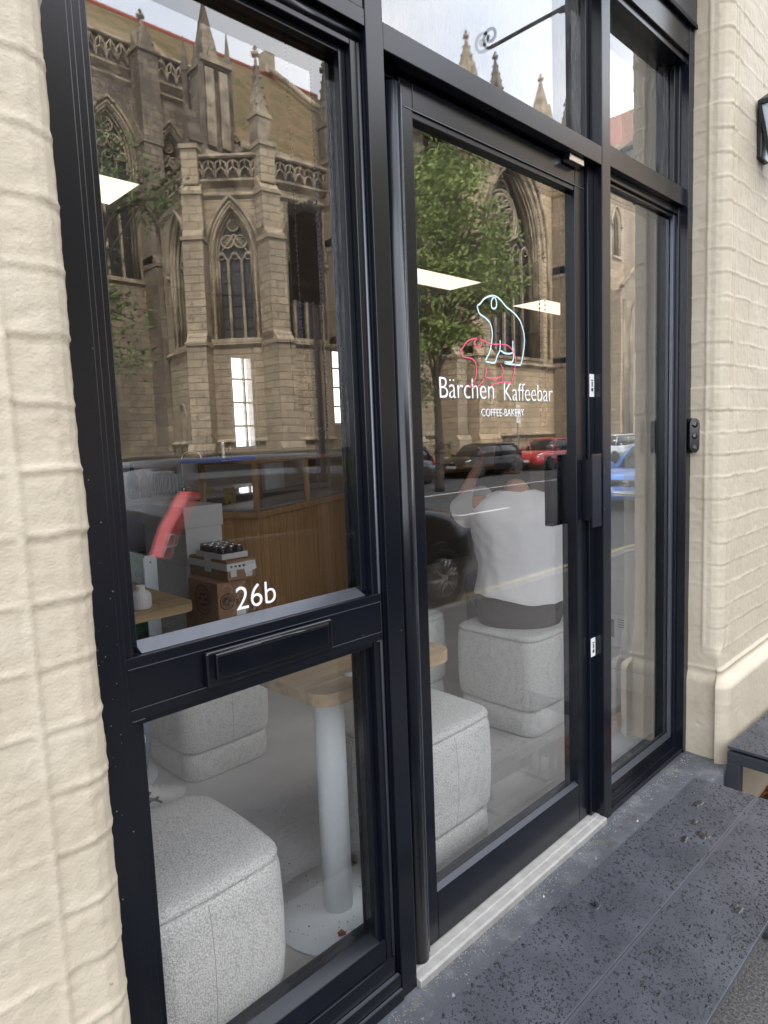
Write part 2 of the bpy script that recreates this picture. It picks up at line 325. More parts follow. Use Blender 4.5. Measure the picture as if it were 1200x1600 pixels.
class MB:
    def __init__(s): s.v = []; s.f = []; s.sm = []
    def add(s, vs, fs, smooth=False):
        b = len(s.v); s.v += [tuple(v) for v in vs]; s.f += [tuple(b+i for i in f) for f in fs]; s.sm += [smooth]*len(fs); return s
    def box(s, x0,x1,y0,y1,z0,z1):
        vs = [(x,y,z) for z in (z0,z1) for y in (y0,y1) for x in (x0,x1)]
        return s.add(vs, [(0,2,3,1),(4,5,7,6),(0,1,5,4),(2,6,7,3),(0,4,6,2),(1,3,7,5)])
    def cbox(s, c, sz, rz=0, rx=0, ry=0):
        m = Euler((rx,ry,rz)).to_matrix(); c = Vector(c)
        vs = [c + m @ Vector((a*sz[0]/2, b*sz[1]/2, d*sz[2]/2)) for d in (-1,1) for b in (-1,1) for a in (-1,1)]
        return s.add(vs, [(0,2,3,1),(4,5,7,6),(0,1,5,4),(2,6,7,3),(0,4,6,2),(1,3,7,5)])
    def prism(s, poly, axis, a, b, smooth=False):
        """poly: 2D outline; axis 'x','y','z': the extrusion axis; the other two in xyz order"""
        def P(p, t):
            return {'x': (t,p[0],p[1]), 'y': (p[0],t,p[1]), 'z': (p[0],p[1],t)}[axis]
        n = len(poly); vs = [P(p,a) for p in poly] + [P(p,b) for p in poly]
        s.add(vs, [tuple(range(n))[::-1], tuple(range(n,2*n))])
        base = len(s.v) - 2*n
        for i in range(n):
            j = (i+1)%n; s.f.append((base+i, base+j, base+n+j, base+n+i)); s.sm.append(smooth)
        return s
    def loft(s, rings, cap=True, closed=True, smooth=True):
        n = len(rings[0]); vs = [p for r in rings for p in r]; fs = []
        assert all(len(r) == n for r in rings)
        for i in range(len(rings)-1):
            for j in range(n if closed else n-1):
                k = (j+1)%n; fs.append((i*n+j, i*n+k, (i+1)*n+k, (i+1)*n+j))
        s.add(vs, fs, smooth)
        if cap:
            b = len(s.v)-len(vs)
            s.f.append(tuple(b+j for j in range(n))[::-1]); s.sm.append(False)
            s.f.append(tuple(b+(len(rings)-1)*n+j for j in range(n))); s.sm.append(False)
        return s
    def tube(s, pts, r, seg=8, closed=False, cap=True):
        pts = [Vector(p) for p in pts]; n = len(pts); rings = []
        prev = None
        for i, p in enumerate(pts):
            if closed: d = pts[(i+1)%n]-pts[i-1]
            else: d = pts[min(i+1,n-1)]-pts[max(i-1,0)]
            d.normalize()
            if prev is None:
                u = d.cross(Vector((0,0,1)))
                if u.length < .05: u = d.cross(Vector((1,0,0)))
            else: u = prev - d*prev.dot(d)
            u.normalize(); w = d.cross(u); prev = u
            rr = r[i] if isinstance(r, (list,tuple)) else r
            rings.append([p + rr*(math.cos(2*math.pi*k/seg)*u + math.sin(2*math.pi*k/seg)*w) for k in range(seg)])
        if closed: rings.append(rings[0])
        return s.loft(rings, cap=cap and not closed)
    def cyl(s, p0, p1, r, r2=None, seg=20):
        return s.tube([p0,p1], [r, r if r2 is None else r2], seg)
    def lathe(s, prof, c=(0,0,0), seg=24, axis='z'):
        rings = []
        for r, z in prof:
            rings.append([(c[0]+r*math.cos(2*math.pi*k/seg), c[1]+r*math.sin(2*math.pi*k/seg), c[2]+z) if axis == 'z' else
                          (c[0]+r*math.cos(2*math.pi*k/seg), c[1]+z, c[2]+r*math.sin(2*math.pi*k/seg)) for k in range(seg)])
        return s.loft(rings)
    def quad(s, a,b,c,d): return s.add([a,b,c,d], [(0,1,2,3)])
    def build(s, name, m, parent=None, bevel=0, sub=0, loc=None, rot=None, fix=True, seg=2):
        me = bpy.data.meshes.new(name); me.from_pydata(s.v, [], s.f)
        me.polygons.foreach_set('use_smooth', s.sm)
        if fix:
            bm = bmesh.new(); bm.from_mesh(me); bmesh.ops.recalc_face_normals(bm, faces=bm.faces); bm.to_mesh(me); bm.free()
        me.materials.append(MATS[m]); me.update()
        o = bpy.data.objects.new(name, me); COL.objects.link(o)
        if parent: o.parent = parent
        if loc is not None: o.location = loc
        if rot is not None: o.rotation_euler = rot
        if bevel:
            b = o.modifiers.new('bevel', 'BEVEL'); b.width = bevel; b.segments = seg; b.limit_method = 'ANGLE'; b.angle_limit = R(40)
        if sub:
            q = o.modifiers.new('sub', 'SUBSURF'); q.levels = sub; q.render_levels = sub
        return o

def text_mesh(name, body, size, m, parent=None, sx=1., loc=(0,0,0), rot=(R(90),0,0), ext=.0006, offset=0., align='LEFT', spacing=1.):
    c = bpy.data.curves.new(name, 'FONT'); c.body = body; c.size = size; c.extrude = ext; c.offset = offset; c.align_x = align; c.space_character = spacing
    o = bpy.data.objects.new(name, c); COL.objects.link(o)
    dg = bpy.context.evaluated_depsgraph_get(); me = bpy.data.meshes.new_from_object(o.evaluated_get(dg))
    COL.objects.unlink(o); bpy.data.objects.remove(o)
    me.transform(Matrix.Diagonal((sx,1,1,1)))
    me.materials.clear(); me.materials.append(MATS[m])
    r = bpy.data.objects.new(name, me); COL.objects.link(r); r.location = loc; r.rotation_euler = rot
    if parent: r.parent = parent
    return r

# ================================================================== GROUND
ROAD, PAVE = -.45, -.33
tag(MB().box(-150,220,-220,-3.02,ROAD-.3,ROAD).build('road', 'asphalt'), kind='structure')
tag(MB().box(-60,90,-2.90,.30,PAVE-.3,PAVE).build('pavement', 'pale_tarmac'), kind='structure')
tag(MB().box(-60,90,-3.02,-2.90,ROAD-.3,PAVE+.012).build('kerb', 'kerb', bevel=.015), kind='structure')
tag(MB().box(-60,90,-18.07,-17.95,ROAD-.3,PAVE+.012).build('kerb', 'kerb', bevel=.015), kind='structure')
tag(MB().box(-60,120,-19.3,-18.07,ROAD-.3,PAVE).build('pavement', 'asphalt'), kind='structure')
tag(MB().box(-60,120,-80,-19.3,ROAD-.3,PAVE+.03).build('churchyard_ground', 'moss'), kind='structure')
mk = MB()
for y in (-3.25, -3.42): mk.box(-6, 40, y-.05, y+.05, ROAD+.002, ROAD+.006)
tag(mk.build('yellow_line_marking', 'yellow_marking'), kind='structure')
mk = MB(); mk.box(13, 60, -12.4, -12.28, ROAD+.002, ROAD+.006); mk.box(-20, 9, -12.4, -12.28, ROAD+.002, ROAD+.006)
for i in range(14): mk.box(-8+i*4.6, -6+i*4.6, -8.3, -8.18, ROAD+.002, ROAD+.006)
tag(mk.build('white_line_marking', 'marking'), kind='structure')
# beds of litter and grit along the foot of the right wall
def litter():
    m = MB()
    for i in range(1500):
        x = random.uniform(1.8, 3.4); y = random.uniform(-.62, -.17); z = PAVE+.006+random.uniform(0,.018); s = random.uniform(.008,.022); a = random.uniform(0,6.28)
        d = Vector((math.cos(a),math.sin(a),random.uniform(-.3,.3)))*s; e = Vector((-math.sin(a),math.cos(a),random.uniform(-.4,.4)))*s*.5
        p = Vector((x,y,z)); m.quad(p-d, p+e, p+d, p-e+Vector((0,0,.003)))
    return m
tag(MB().box(1.76,3.5,-.66,-.16,PAVE+.001,PAVE+.007).build('soil_bed', 'leaf_litter'), kind='structure')
tag(litter().build('leaf_litter', 'leaf_dead', fix=False), 'reddish brown dead leaf litter under the far bench', 'leaf litter', kind='stuff')

# ================================================================== PAINTED BRICK WALLS
def smooth(a, b, x):
    t = max(0., min(1., (x-a)/(b-a))); return t*t*(3-2*t)
def brick_wall(name, label, sgn, xr, face_len, z0, z1, res, seed):
    """plan path: reveal, rolled corner, face.  sgn=+1 right jamb, -1 left jamb"""
    top = [(0,.10),(0,-.02),(0,-.07),(.002,-.088),(.010,-.106),(.024,-.120),(.042,-.127),(.060,-.126),(.068,-.117),(.076,-.1235),(.09,-.125)]
    low = [(0,.10),(0,-.02),(0,-.07),(0,-.085),(0,-.10),(0,-.112),(.002,-.122),(.013,-.125),(.04,-.125),(.06,-.125),(.09,-.125)]
    if sgn < 0: top[8], top[9] = (.068,-.1262), (.076,-.1256)
    else: top[8], top[9] = (.068,-.120), (.076,-.1242)
    def dens(path):
        out = []
        for i in range(len(path)-1):
            a, b = Vector(path[i]), Vector(path[i+1]); n = cnt[i]
            for k in range(n): out.append(a.lerp(b, k/n))
        out.append(Vector(path[-1])); return out
    cnt = [max(1, int((Vector(top[i+1])-Vector(top[i])).length/res + .6)) for i in range(len(top)-1)]
    cnt[0] = max(4, cnt[0]//2)
    T = dens(top); B = dens(low)
    nf = int(face_len/res)
    # finer near the corner, coarser away
    fx = [.09 + face_len*((k+1)/nf) for k in range(nf)]
    T += [Vector((x,-.125)) for x in fx]; B += [Vector((x,-.125)) for x in fx]
    n = len(T); nz = int((z1-z0)/res); CH = .0862; BL = .245
    S0 = [0]*n
    for i in range(1, n): S0[i] = S0[i-1] + (T[i]-T[i-1]).length
    s_face = S0[len(T)-nf-1]; s_rev = sum((Vector(top[i+1])-Vector(top[i])).length for i in range(2))
    vs = []
    for iz in range(nz+1):
        z = z0 + (z1-z0)*iz/nz
        k = smooth(.40,.47,z); P = [B[i].lerp(T[i], k) for i in range(n)]
        pl = .034*(1-smooth(.285,.33,z)) + .012*(1-smooth(.345,.36,z)) - .010*smooth(.31,.325,z)*(1-smooth(.335,.35,z))
        row = z/CH
        for i in range(n):
            d = (P[min(i+1,n-1)]-P[max(i-1,0)]).normalized(); nx, ny = -abs(d.y) if d.y < 0 else 0, -abs(d.x)
            nn = Vector((d.y, -d.x)); 
            s = S0[i]
            q = Vector((s*1.0*sgn+seed, z, seed*.37))
            h = 0.
            wob = .0035*noise.noise(q*9) + .0035*noise.noise(q*30)
            on = smooth(.36,.40,z)   # no joints on the plinth
            rz = (z+wob)/CH; fr = rz - math.floor(rz+.5); dz = fr*CH
            amp = .0026*(.7+.6*noise.noise(q*5+Vector((7,3,1))))
            hj = amp*math.exp(-(dz/.0048)**2) - .0012*math.exp(-((dz+.010)/.005)**2)
            ci = math.floor(rz+0.0)
            off = .77 if int(math.floor(rz)) % 2 else .27
            if s > s_face:
                w2 = .004*noise.noise(q*13+Vector((2,9,4)))
                u = (s-s_face+w2)/BL + off; fu = u-math.floor(u+.5)
                if abs(u-off) > .2: hj = max(hj, amp*.9*math.exp(-(fu*BL/.0045)**2)) - .0012*math.exp(-((fu*BL+.009)/.004)**2)
                hj = max(hj, .004*math.exp(-((s-s_face-.004)/.008)**2)*k)
            elif s < s_rev + .02:
                hj = max(hj*(.6), .004*math.exp(-((s-s_rev+.01)/.006)**2)*k)
            h += hj*on
            # each brick sits a little differently, paint is lumpy
            bi = math.floor((s-s_face)/BL + off) if s > s_face else 50
            h += .0030*noise.noise(Vector((bi*3.7, math.floor(rz)*5.1, seed)))*on
            h += .0011*noise.noise(q*17) + .0010*noise.noise(q*48) + .0006*noise.noise(q*120) + .0022*noise.noise(q*4+Vector((0,5,0)))
            # chips on the arris
            h -= .006*max(0, noise.noise(q*31+Vector((4,4,4)))-.45)
            x = P[i].x + nn.x*(-(0)) ; y = P[i].y
            out = h + pl
            ox, oy = -abs(d.y)*out, -abs(d.x)*out
            if i < 3 or P[i].x < .0005: ox, oy = -(h+pl*.3), (0 if s < s_rev-.004 else oy)
            vs.append((xr + sgn*(x+ox), y+oy, z))
    fs = []
    for iz in range(nz):
        for i in range(n-1):
            a = iz*n+i; fs.append((a, a+1, a+n+1, a+n))
    m = MB(); m.add(vs, fs, True)
    root = thing(name, label, 'wall', (xr, 0, z0))
    o = m.build('painted_face', 'paint_brick', root, fix=False); o.location = (-xr,0,-z0)
    if sgn < 0: o.data.flip_normals()
    # the body of the wall behind the face
    a, b = sorted((xr+sgn*.02, xr+sgn*(.09+face_len)))
    MB().box(a, b, -.10, .12, z0, z1).build('core', 'paint_brick', root, loc=(-xr,0,-z0))
    return root
lw = brick_wall('brick_wall', 'cream painted brick wall close to the camera, left of the window', -1, -.722, .62, -.35, 3.05, .0042, 3.1)
rw = brick_wall('brick_wall', 'cream painted brick wall with moulded plinth right of the sidelight', 1, 1.66, 1.5, -.35, 3.2, .0050, 11.7)
tag(MB().box(-12,-1.41,-.12,.12,-.35,6).build('brick_wall', 'paint_brick'), 'plain cream wall running on to the left of the near corner', 'wall')
tag(MB().box(3.23,14,-.12,.12,-.35,6).build('brick_wall', 'paint_brick'), 'plain cream wall running on to the right past the benches', 'wall')
tag(MB().box(-1.41,3.23,-.118,.12,3.2,6).build('upper_wall', 'paint_brick'), 'cream wall above the shopfront fascia', 'wall')
tag(MB().box(-12,14,.121,9,3.31,9.5).build('upper_shade_block', 'paint_brick'), 'unseen block for the upper storeys above the cafe, added to shade the street', 'building')  # unseen block, added so the shop casts its shade over the street

# ================================================================== SILL, THRESHOLD
o = MB()
nx, ny = 130, 18; vs = []; fs = []
for j in range(ny+1):
    for i in range(nx+1):
        x = -1.1 + 2.88*i/nx; y = .12 - .298*j/ny
        z = -.022 + .0018*noise.noise(Vector((x*6,y*6,1))) + .0012*noise.noise(Vector((x*25,y*25,4))) - (.006 if j == ny else 0) + .002*smooth(-.05,.0,y)
        vs.append((x,y,z))
for j in range(ny):
    for i in range(nx): a = j*(nx+1)+i; fs.append((a,a+nx+1,a+nx+2,a+1))
# front edge and sides down to the pavement
b = len(vs)
for i in range(nx+1): x = -1.1+2.88*i/nx; vs.append((x,-.179+.002*noise.noise(Vector((x*20,0,0))),PAVE))
for i in range(nx): fs.append((ny*(nx+1)+i, b+i, b+i+1, ny*(nx+1)+i+1))
b2 = len(vs)
for j in range(ny+1): vs.append((1.78,.12-.298*j/ny,PAVE))
for j in range(ny): fs.append((j*(nx+1)+nx,(j+1)*(nx+1)+nx,b2+j+1,b2+j))
sill_slab = MB().add(vs, fs, True).build('stone_step', 'sill_stone')
tag(sill_slab, 'blue grey stone step running under the whole shopfront', 'step')
t = MB(); t.prism([(-.012,-.026),(-.012,-.003),(-.006,0),(.016,0),(.018,.003),(.05,.003),(.05,-.026)], 'x', .0012, .9478)
o = t.build('door_threshold', 'threshold', bevel=.0015); tag(o, 'pale aluminium threshold strip under the glazed door', 'threshold')

# ================================================================== SHOPFRONT
front = thing('shopfront', 'black framed glazed shopfront with letter plate, overlights and sidelight', 'shopfront')
def fr(name, boxes, m='frame', bevel=.0018, parent=front):
    b = MB()
    for q in boxes: b.box(*q)
    return b.build(name, m, parent, bevel=bevel)
TOP = 2.76
fr('mullion', [(-.051,0, 0,.125,-.02,3.1)])
fr('mullion', [(.949,1.003, 0,.125,-.02,3.1)])
fr('left_jamb', [(-.80,-.657, -.004,.12,-.02,3.1), (-.6568,-.645,.006,.12,-.02,3.1)])
fr('right_jamb', [(1.618,1.70, -.002,.12,-.02,3.1), (1.609,1.6178,.03,.12,.0,3.1)])
fr('transom', [(.0005,.9485,.001,.12,2.131,2.186)])
fr('transom', [(1.0035,1.617,.012,.12,2.150,2.215), (1.0035,1.617,.035,.12,2.125,2.1495)])
fr('transom', [(-.6445,-.0515,.001,.12,2.156,2.19), (-.6445,-.0515,.004,.12,2.191,2.24)])
fr('head', [(.0005,.9485,.001,.12,TOP-.06,TOP+.02), (-.6445,-.0515,.001,.12,TOP-.06,TOP+.02), (1.0035,1.617,.001,.12,TOP-.075,TOP+.02),(1.0035,1.617,.012,.12,TOP-.10,TOP-.0755)])
MB().box(-1.0,3.0,-.010,.13,TOP+.03,3.25).build('fascia_panel', 'fascia', front, bevel=.003)
MB().box(1.004,1.75,-.014,-.0105,TOP+.022,TOP+.036).build('fascia_trim', 'rubber', front)

# --- left window sash
sash = MB().box(-.6445,-.628,.018,.10,.00,2.155).box(-.080,-.062,.018,.10,.00,2.155).box(-.6275,-.0805,.018,.10,2.118,2.155).build('sash_frame', 'frame', front, bevel=.002)
fr('sash_bead', [(-.6275,-.612,.034,.05,.98,2.117),(-.6275,-.612,.034,.05,.14,.853),(-.098,-.0805,.034,.05,.98,2.117),(-.098,-.0805,.034,.05,.14,.853),(-.611,-.0985,.034,.05,2.104,2.117)], parent=sash)
MB().tube([(-.64,.020,2.141),(-.054,.020,2.141)], .011, 12).build('drip_rail', 'frame', sash)
MB().tube([(-.056,.022,0.02),(-.056,.022,2.135)], .0045, 8).build('gasket', 'bead', sash)
# middle rail with a let-in panel between two fine lines
mid = MB().box(-.6445,-.0620,.010,.10,.866,.885).box(-.6445,-.0620,.010,.10,.955,.973).box(-.6445,-.0620,.0115,.10,.8862,.9538).build('middle_rail', 'frame', front, bevel=.001)
MB().box(-.642,-.066,.0085,.0098,.9538,.9552).box(-.642,-.066,.0085,.0098,.8848,.8862).box(-.642,-.62,.0075,.0095,.8655,.8668).box(-.08,-.066,.0075,.0095,.8655,.8668).build('edge_line', 'bead', mid)  # paler strips: highlights along the let-in panel, put into the colour
MB().prism([(.020,.9735),(.052,.989),(.052,.9735)], 'x', -.612, -.0985).build('sloped_bead', 'bead', mid, bevel=.001)
fr('under_bead', [(-.6275,-.0805,.02,.05,.853,.8655)], parent=mid)
# letter plate
lp = MB().box(-.507,-.217,-.0045,.0095,.8855,.9512).build('letter_plate', 'frame_gloss', front, bevel=.004, seg=3)
MB().box(-.492,-.232,-.0115,-.0048,.8985,.9445).build('flap', 'frame_gloss', lp, bevel=.0032, seg=3)
MB().tube([(-.492,-.008,.9445),(-.232,-.008,.9445)], .0042, 10).build('hinge_bar', 'frame_gloss', lp)
# bottom rails: several steps
fr('bottom_rail', [(-.6275,-.0805,.020,.10,.09,.142),(-.644,-.0615,.012,.10,.045,.0895),(-.6445,-.0515,.002,.11,.012,.0445),(-.6445,-.0515,-.006,.11,-.018,.0115)])
MB().prism([(.022,.1422),(.052,.156),(.052,.1422)], 'x', -.612, -.0985).build('sloped_bead', 'frame', front, bevel=.001)
MB().box(-.64,-.056,.0035,.0105,.0448,.0462).box(-.64,-.056,-.0045,.0005,.0118,.0130).build('edge_line', 'bead', front)
GY0, GY1 = .058, .082
def pane(name, x0,x1,z0,z1, m='pane', parent=front, y0=GY0, y1=GY1):
    return MB().box(x0,x1,y0,y1,z0,z1).build(name, m, parent)
p1 = pane('upper_pane', -.625,-.083,.975,2.14)
p2 = pane('lower_pane', -.625,-.083,.13,.862)
# over lights
pane('overlight_pane', .002,.947,2.18,TOP-.05,'pane_dirty',y0=.062,y1=.086)
pane('overlight_pane', 1.005,1.612,2.205,TOP-.08,'pane_dirty',y0=.062,y1=.086)
pane('overlight_pane', -.643,-.053,2.23,TOP-.05,'pane_dirty',y0=.062,y1=.086)
fr('overlight_bead', [(.0015,.02,.042,.06,2.1862,TOP-.061),(.929,.9478,.042,.06,2.1862,TOP-.061),(.0205,.9285,.042,.06,2.1862,2.197)])
fr('overlight_bead', [(1.0045,1.02,.042,.06,2.2155,TOP-.102)]); fr('overlight_bead', [(1.59,1.6085,.042,.06,2.2155,TOP-.102)])
# sidelight
pane('sidelight_pane', 1.005,1.612,.035,2.135)
fr('sidelight_sill', [(1.0035,1.6085,.045,.11,.012,.05),(1.0035,1.6175,.020,.11,.001,.0115),(1.0035,1.6175,.002,.11,-.018,.0005)], bevel=.0015)
MB().prism([(.036,.0505),(.056,.062),(.056,.0505)], 'x', 1.02, 1.592).build('sloped_bead', 'bead_dark', front, bevel=.0008)
MB().box(1.5925,1.6085,.044,.056,.0505,2.1245).build('side_bead', 'bead', front, bevel=.001)
fr('side_bead', [(1.0045,1.019,.044,.056,.0505,2.1245),(1.0195,1.592,.044,.056,2.112,2.1245)])
# house number on the upper pane
hn = text_mesh('house_number', '26b', .066, 'vinyl', front, sx=.98, loc=(-.405,GY0-.0008,.997), offset=-.0006, spacing=1.0)

# --- door leaf
door = thing('glazed_door', 'black framed full height glass door with shop logo and lettering', 'door', (.085,.04,0))
D = (-.085,-.04,0)
def dr(name, b, m='frame', bevel=.002, parent=door, **k):
    return b.build(name, m, parent, bevel=bevel, loc=D if parent is door else None, **k)
dr('stile', MB().box(.086,.129,.040,.095,.006,2.122))
dr('stile', MB().box(.853,.912,.040,.095,.006,2.122))
dr('top_rail', MB().box(.1295,.8525,.040,.095,2.062,2.122).box(.1295,.8525,.043,.095,2.045,2.0615))
MB().box(.1,.905,.0385,.0398,2.0605,2.0625).build('edge_line','bead',door,loc=D)
dr('bottom_rail', MB().box(.1295,.8525,.040,.095,.006,.138))
dr('bottom_bead', MB().prism([(.041,.1385),(.057,.147),(.057,.1385)], 'x', .13, .852), 'bead_dark', .0008)
dr('pane', MB().box(.127,.855,GY0,GY1,.134,2.05), 'pane', 0)
dr('finger_guard', MB().tube([(.052,.040,.004),(.052,.040,2.09)], .026, 20).box(.026,.078,.042,.09,.004,2.09), 'frame', 0)
dr('finger_guard_edge', MB().box(.0795,.0825,.030,.05,.006,2.08), 'bead', 0)
# jambs and head that the leaf closes against belong to the front
fr('door_frame', [(.0005,.022,.05,.12,.004,2.1305),(.915,.9485,.030,.12,.004,2.1305),(.0225,.9145,.06,.12,2.124,2.1305)])
MB().box(.78,.86,.012,.035,2.108,2.1295).build('door_closer_bracket', 'steel', front, bevel=.002)
# pull handle: flat plate standing off the leaf
dr('inner_handle', MB().box(.862,.925,.135,.165,1.005,1.245).box(.885,.905,.0955,.1345,1.03,1.06).box(.885,.905,.0955,.1345,1.19,1.22), 'frame', .0015)
h = dr('pull_handle', MB().box(.868,.926,-.006,.001,1.010,1.243), 'frame', .0015)
dr('handle_mount', MB().box(.885,.910,.0015,.0395,1.03,1.225), 'frame', .001)
# stickers on the closing edge
for z0, z1 in ((1.425,1.497),(.565,.628)):
    s_ = MB().box(.917,.945,.0282,.0296,z0,z1).build('sticker', 'label_white', front)
    mm = MB(); zc = (z0+z1)/2
    mm.box(.926,.937,.0272,.0281,zc-.018,zc-.008).box(.928,.934,.0272,.0281,zc-.004,zc+.012).box(.925,.938,.0272,.0281,zc+.015,zc+.018)
    mm.build('print', 'ink', s_)
# lettering and bears
text_mesh('lettering', 'Bärchen', .078, 'vinyl', door, sx=.925, loc=(.209+D[0],GY0-.0008+D[1],1.4125), offset=-.0010)
text_mesh('lettering', 'Kaffeebar', .073, 'vinyl', door, sx=.915, loc=(.484+D[0],GY0-.0008+D[1],1.4095), offset=-.0011)
text_mesh('lettering', 'COFFEE-BAKERY', .030, 'vinyl', door, sx=.92, loc=(.383+D[0],GY0-.0008+D[1],1.366), offset=-.0002)
def spline(pts, n=5):
    out = []
    for i in range(len(pts)-1):
        p0 = Vector(pts[max(i-1,0)]); p1 = Vector(pts[i]); p2 = Vector(pts[i+1]); p3 = Vector(pts[min(i+2,len(pts)-1)])
        for k in range(n):
            t = k/n; out.append(.5*((2*p1)+(-p0+p2)*t+(2*p0-5*p1+4*p2-p3)*t*t+(-p0+3*p1-3*p2+p3)*t**3))
    out.append(Vector(pts[-1])); return out
big = [(.3776,1.6556),(.3908,1.6625),(.408,1.6766),(.4367,1.6872),(.4609,1.6884),(.4832,1.6808),(.5097,1.6654),(.5452,1.6528),(.5741,1.6339),(.5914,1.6027),(.5938,1.5729),(.5841,1.5363),(.5726,1.5104)]
bigb = [(.5726,1.5104),(.5305,1.5107),(.4977,1.5126),(.5019,1.5158),(.5307,1.5173),(.5395,1.5337),(.536,1.5541),(.5366,1.5759)]
big2 = [(.3776,1.6556),(.3791,1.6459),(.3879,1.6347),(.4109,1.627),(.4313,1.615),(.4401,1.5932),(.4373,1.5675),(.4267,1.5385),(.4048,1.5129)]
big2b = [(.4048,1.5129),(.447,1.5112),(.4604,1.5302),(.4738,1.5472),(.4766,1.5732)]
big3 = [(.4738,1.5472),(.4956,1.5399),(.521,1.5397),(.5378,1.5454)]
ear = [(.456,1.6867),(.4442,1.6808),(.439,1.669),(.4405,1.658),(.45,1.655),(.4609,1.6613),(.4624,1.6744),(.456,1.6867)]
pk = [(.3016,1.5361),(.3124,1.5433),(.3261,1.5567),(.3488,1.5665),(.3762,1.5702),(.3993,1.5675),(.4274,1.56),(.4713,1.5619),(.5064,1.5621),(.5317,1.5509),(.5467,1.5282),(.5426,1.4983),(.5258,1.4591)]
pkb = [(.5258,1.4591),(.4778,1.4593),(.4284,1.4515)]
pk2 = [(.3016,1.5361),(.3046,1.5244),(.3202,1.5183),(.3451,1.5169),(.3628,1.5068),(.3665,1.4848),(.3583,1.4623),(.3304,1.442)]
pk2b = [(.3304,1.442),(.3715,1.4459),(.3955,1.4635),(.4085,1.4838),(.409,1.4979)]
pk3 = [(.4004,1.4705),(.429,1.4692),(.4583,1.4703),(.4805,1.4781),(.487,1.4929),(.4765,1.5081)]
pk4 = [(.4805,1.4781),(.4841,1.4665),(.4879,1.4597)]
pear = [(.3762,1.5702),(.365,1.565),(.361,1.5553),(.3708,1.5483),(.3847,1.5503),(.3925,1.5587),(.3872,1.5677),(.3762,1.5702)]
def outline(name, lists, w, m, yy):
    b = MB()
    for l in lists:
        P = spline(l, 6)
        a = []
        for i, p in enumerate(P):
            d = (P[min(i+1,len(P)-1)]-P[max(i-1,0)]).normalized(); nn = Vector((-d.y, d.x))*w
            a.append(((p+nn).x, yy, (p+nn).y)); a.append(((p-nn).x, yy, (p-nn).y))
        b.add(a, [(2*i,2*i+1,2*i+3,2*i+2) for i in range(len(P)-1)])
    return b.build(name, m, door, loc=D)
outline('bear_logo', [big,bigb,big2,big2b,big3,ear], .0024, 'vinyl_blue', GY0-.0010)
outline('bear_logo', [pk,pkb,pk2,pk2b,pk3,pk4,pear], .0015, 'vinyl_pink', GY0-.0014)

# doorbell and wall lantern
bell = thing('doorbell', 'black camera doorbell on the right jamb by the cream wall', 'doorbell', (1.655,-.004,1.283))
def pill(w, h, y0, y1, n=10, cz=0):
    r = w/2; pts = []
    for k in range(n+1): a = math.pi*k/n; pts.append((r*math.cos(a), cz+h/2-r+r*math.sin(a)))
    for k in range(n+1): a = math.pi+math.pi*k/n; pts.append((r*math.cos(a), cz-h/2+r+r*math.sin(a)))
    return MB().prism(pts, 'y', y0, y1)
BR = (0,0,R(-38))
pill(.044,.136,-.012,-.001).build('wedge_mount', 'rubber', bell, bevel=.002, rot=BR)
pill(.043,.134,-.030,-.0125).build('body', 'frame_gloss', bell, bevel=.004, rot=BR, seg=3)
MB().lathe([(0,-.034),(.009,-.034),(.012,-.0305),(.013,-.030)], (0,0,.043), axis='y').build('camera_lens', 'lens', bell, rot=BR)
MB().lathe([(0,-.0335),(.010,-.033),(.012,-.0302)], (0,0,-.002), axis='y').build('sensor', 'lens', bell, rot=BR)
bt = MB().lathe([(0,-.0335),(.011,-.033),(.013,-.0302)], (0,0,-.046), axis='y').build('push_button', 'grille', bell, rot=BR)
MB().tube([(.006*math.cos(a), -.0338, -.046+.006*math.sin(a)) for a in [k*.5 for k in range(13)]], .0008, 6, closed=True).box(-.002,.002,-.0342,-.0338,-.050,-.043).build('bell_symbol', 'bead', bt)
ln = thing('wall_lantern', 'black wall lantern with pale glass on the cream wall, cut by the frame', 'wall lamp', (2.03,-.125,2.49))
MB().box(-.05,.05,-.018,.01,-.12,.10).build('back_plate', 'frame', ln, bevel=.004)
MB().tube([(0,-.01,.05),(0,-.06,.09),(0,-.09,.09)], .012, 10).build('arm', 'frame', ln)
MB().loft([[(s*.03,-.095+t*.03,.135) for s,t in ((1,1),(-1,1),(-1,-1),(1,-1))],[(s*.085,-.095+t*.085,.085) for s,t in ((1,1),(-1,1),(-1,-1),(1,-1))],[(s*.085,-.095+t*.085,.07) for s,t in ((1,1),(-1,1),(-1,-1),(1,-1))]], smooth=False).build('roof', 'frame', ln)
b = MB()
for s in (-1,1):
    for t in (-1,1): b.loft([[(s*.078+a,-.095+t*.078+c,.07) for a,c in ((.006,.006),(-.006,.006),(-.006,-.006),(.006,-.006))],[(s*.045+a,-.095+t*.045+c,-.14) for a,c in ((.006,.006),(-.006,.006),(-.006,-.006),(.006,-.006))]], smooth=False)
b.build('cage', 'frame', ln)
MB().loft([[(s*.074,-.095+t*.074,.068) for s,t in ((1,1),(-1,1),(-1,-1),(1,-1))],[(s*.042,-.095+t*.042,-.138) for s,t in ((1,1),(-1,1),(-1,-1),(1,-1))]], smooth=False).build('glass', 'lamp_glass', ln)
MB().box(-.052,.052,-.147,-.043,-.16,-.14).build('base', 'frame', ln, bevel=.004)

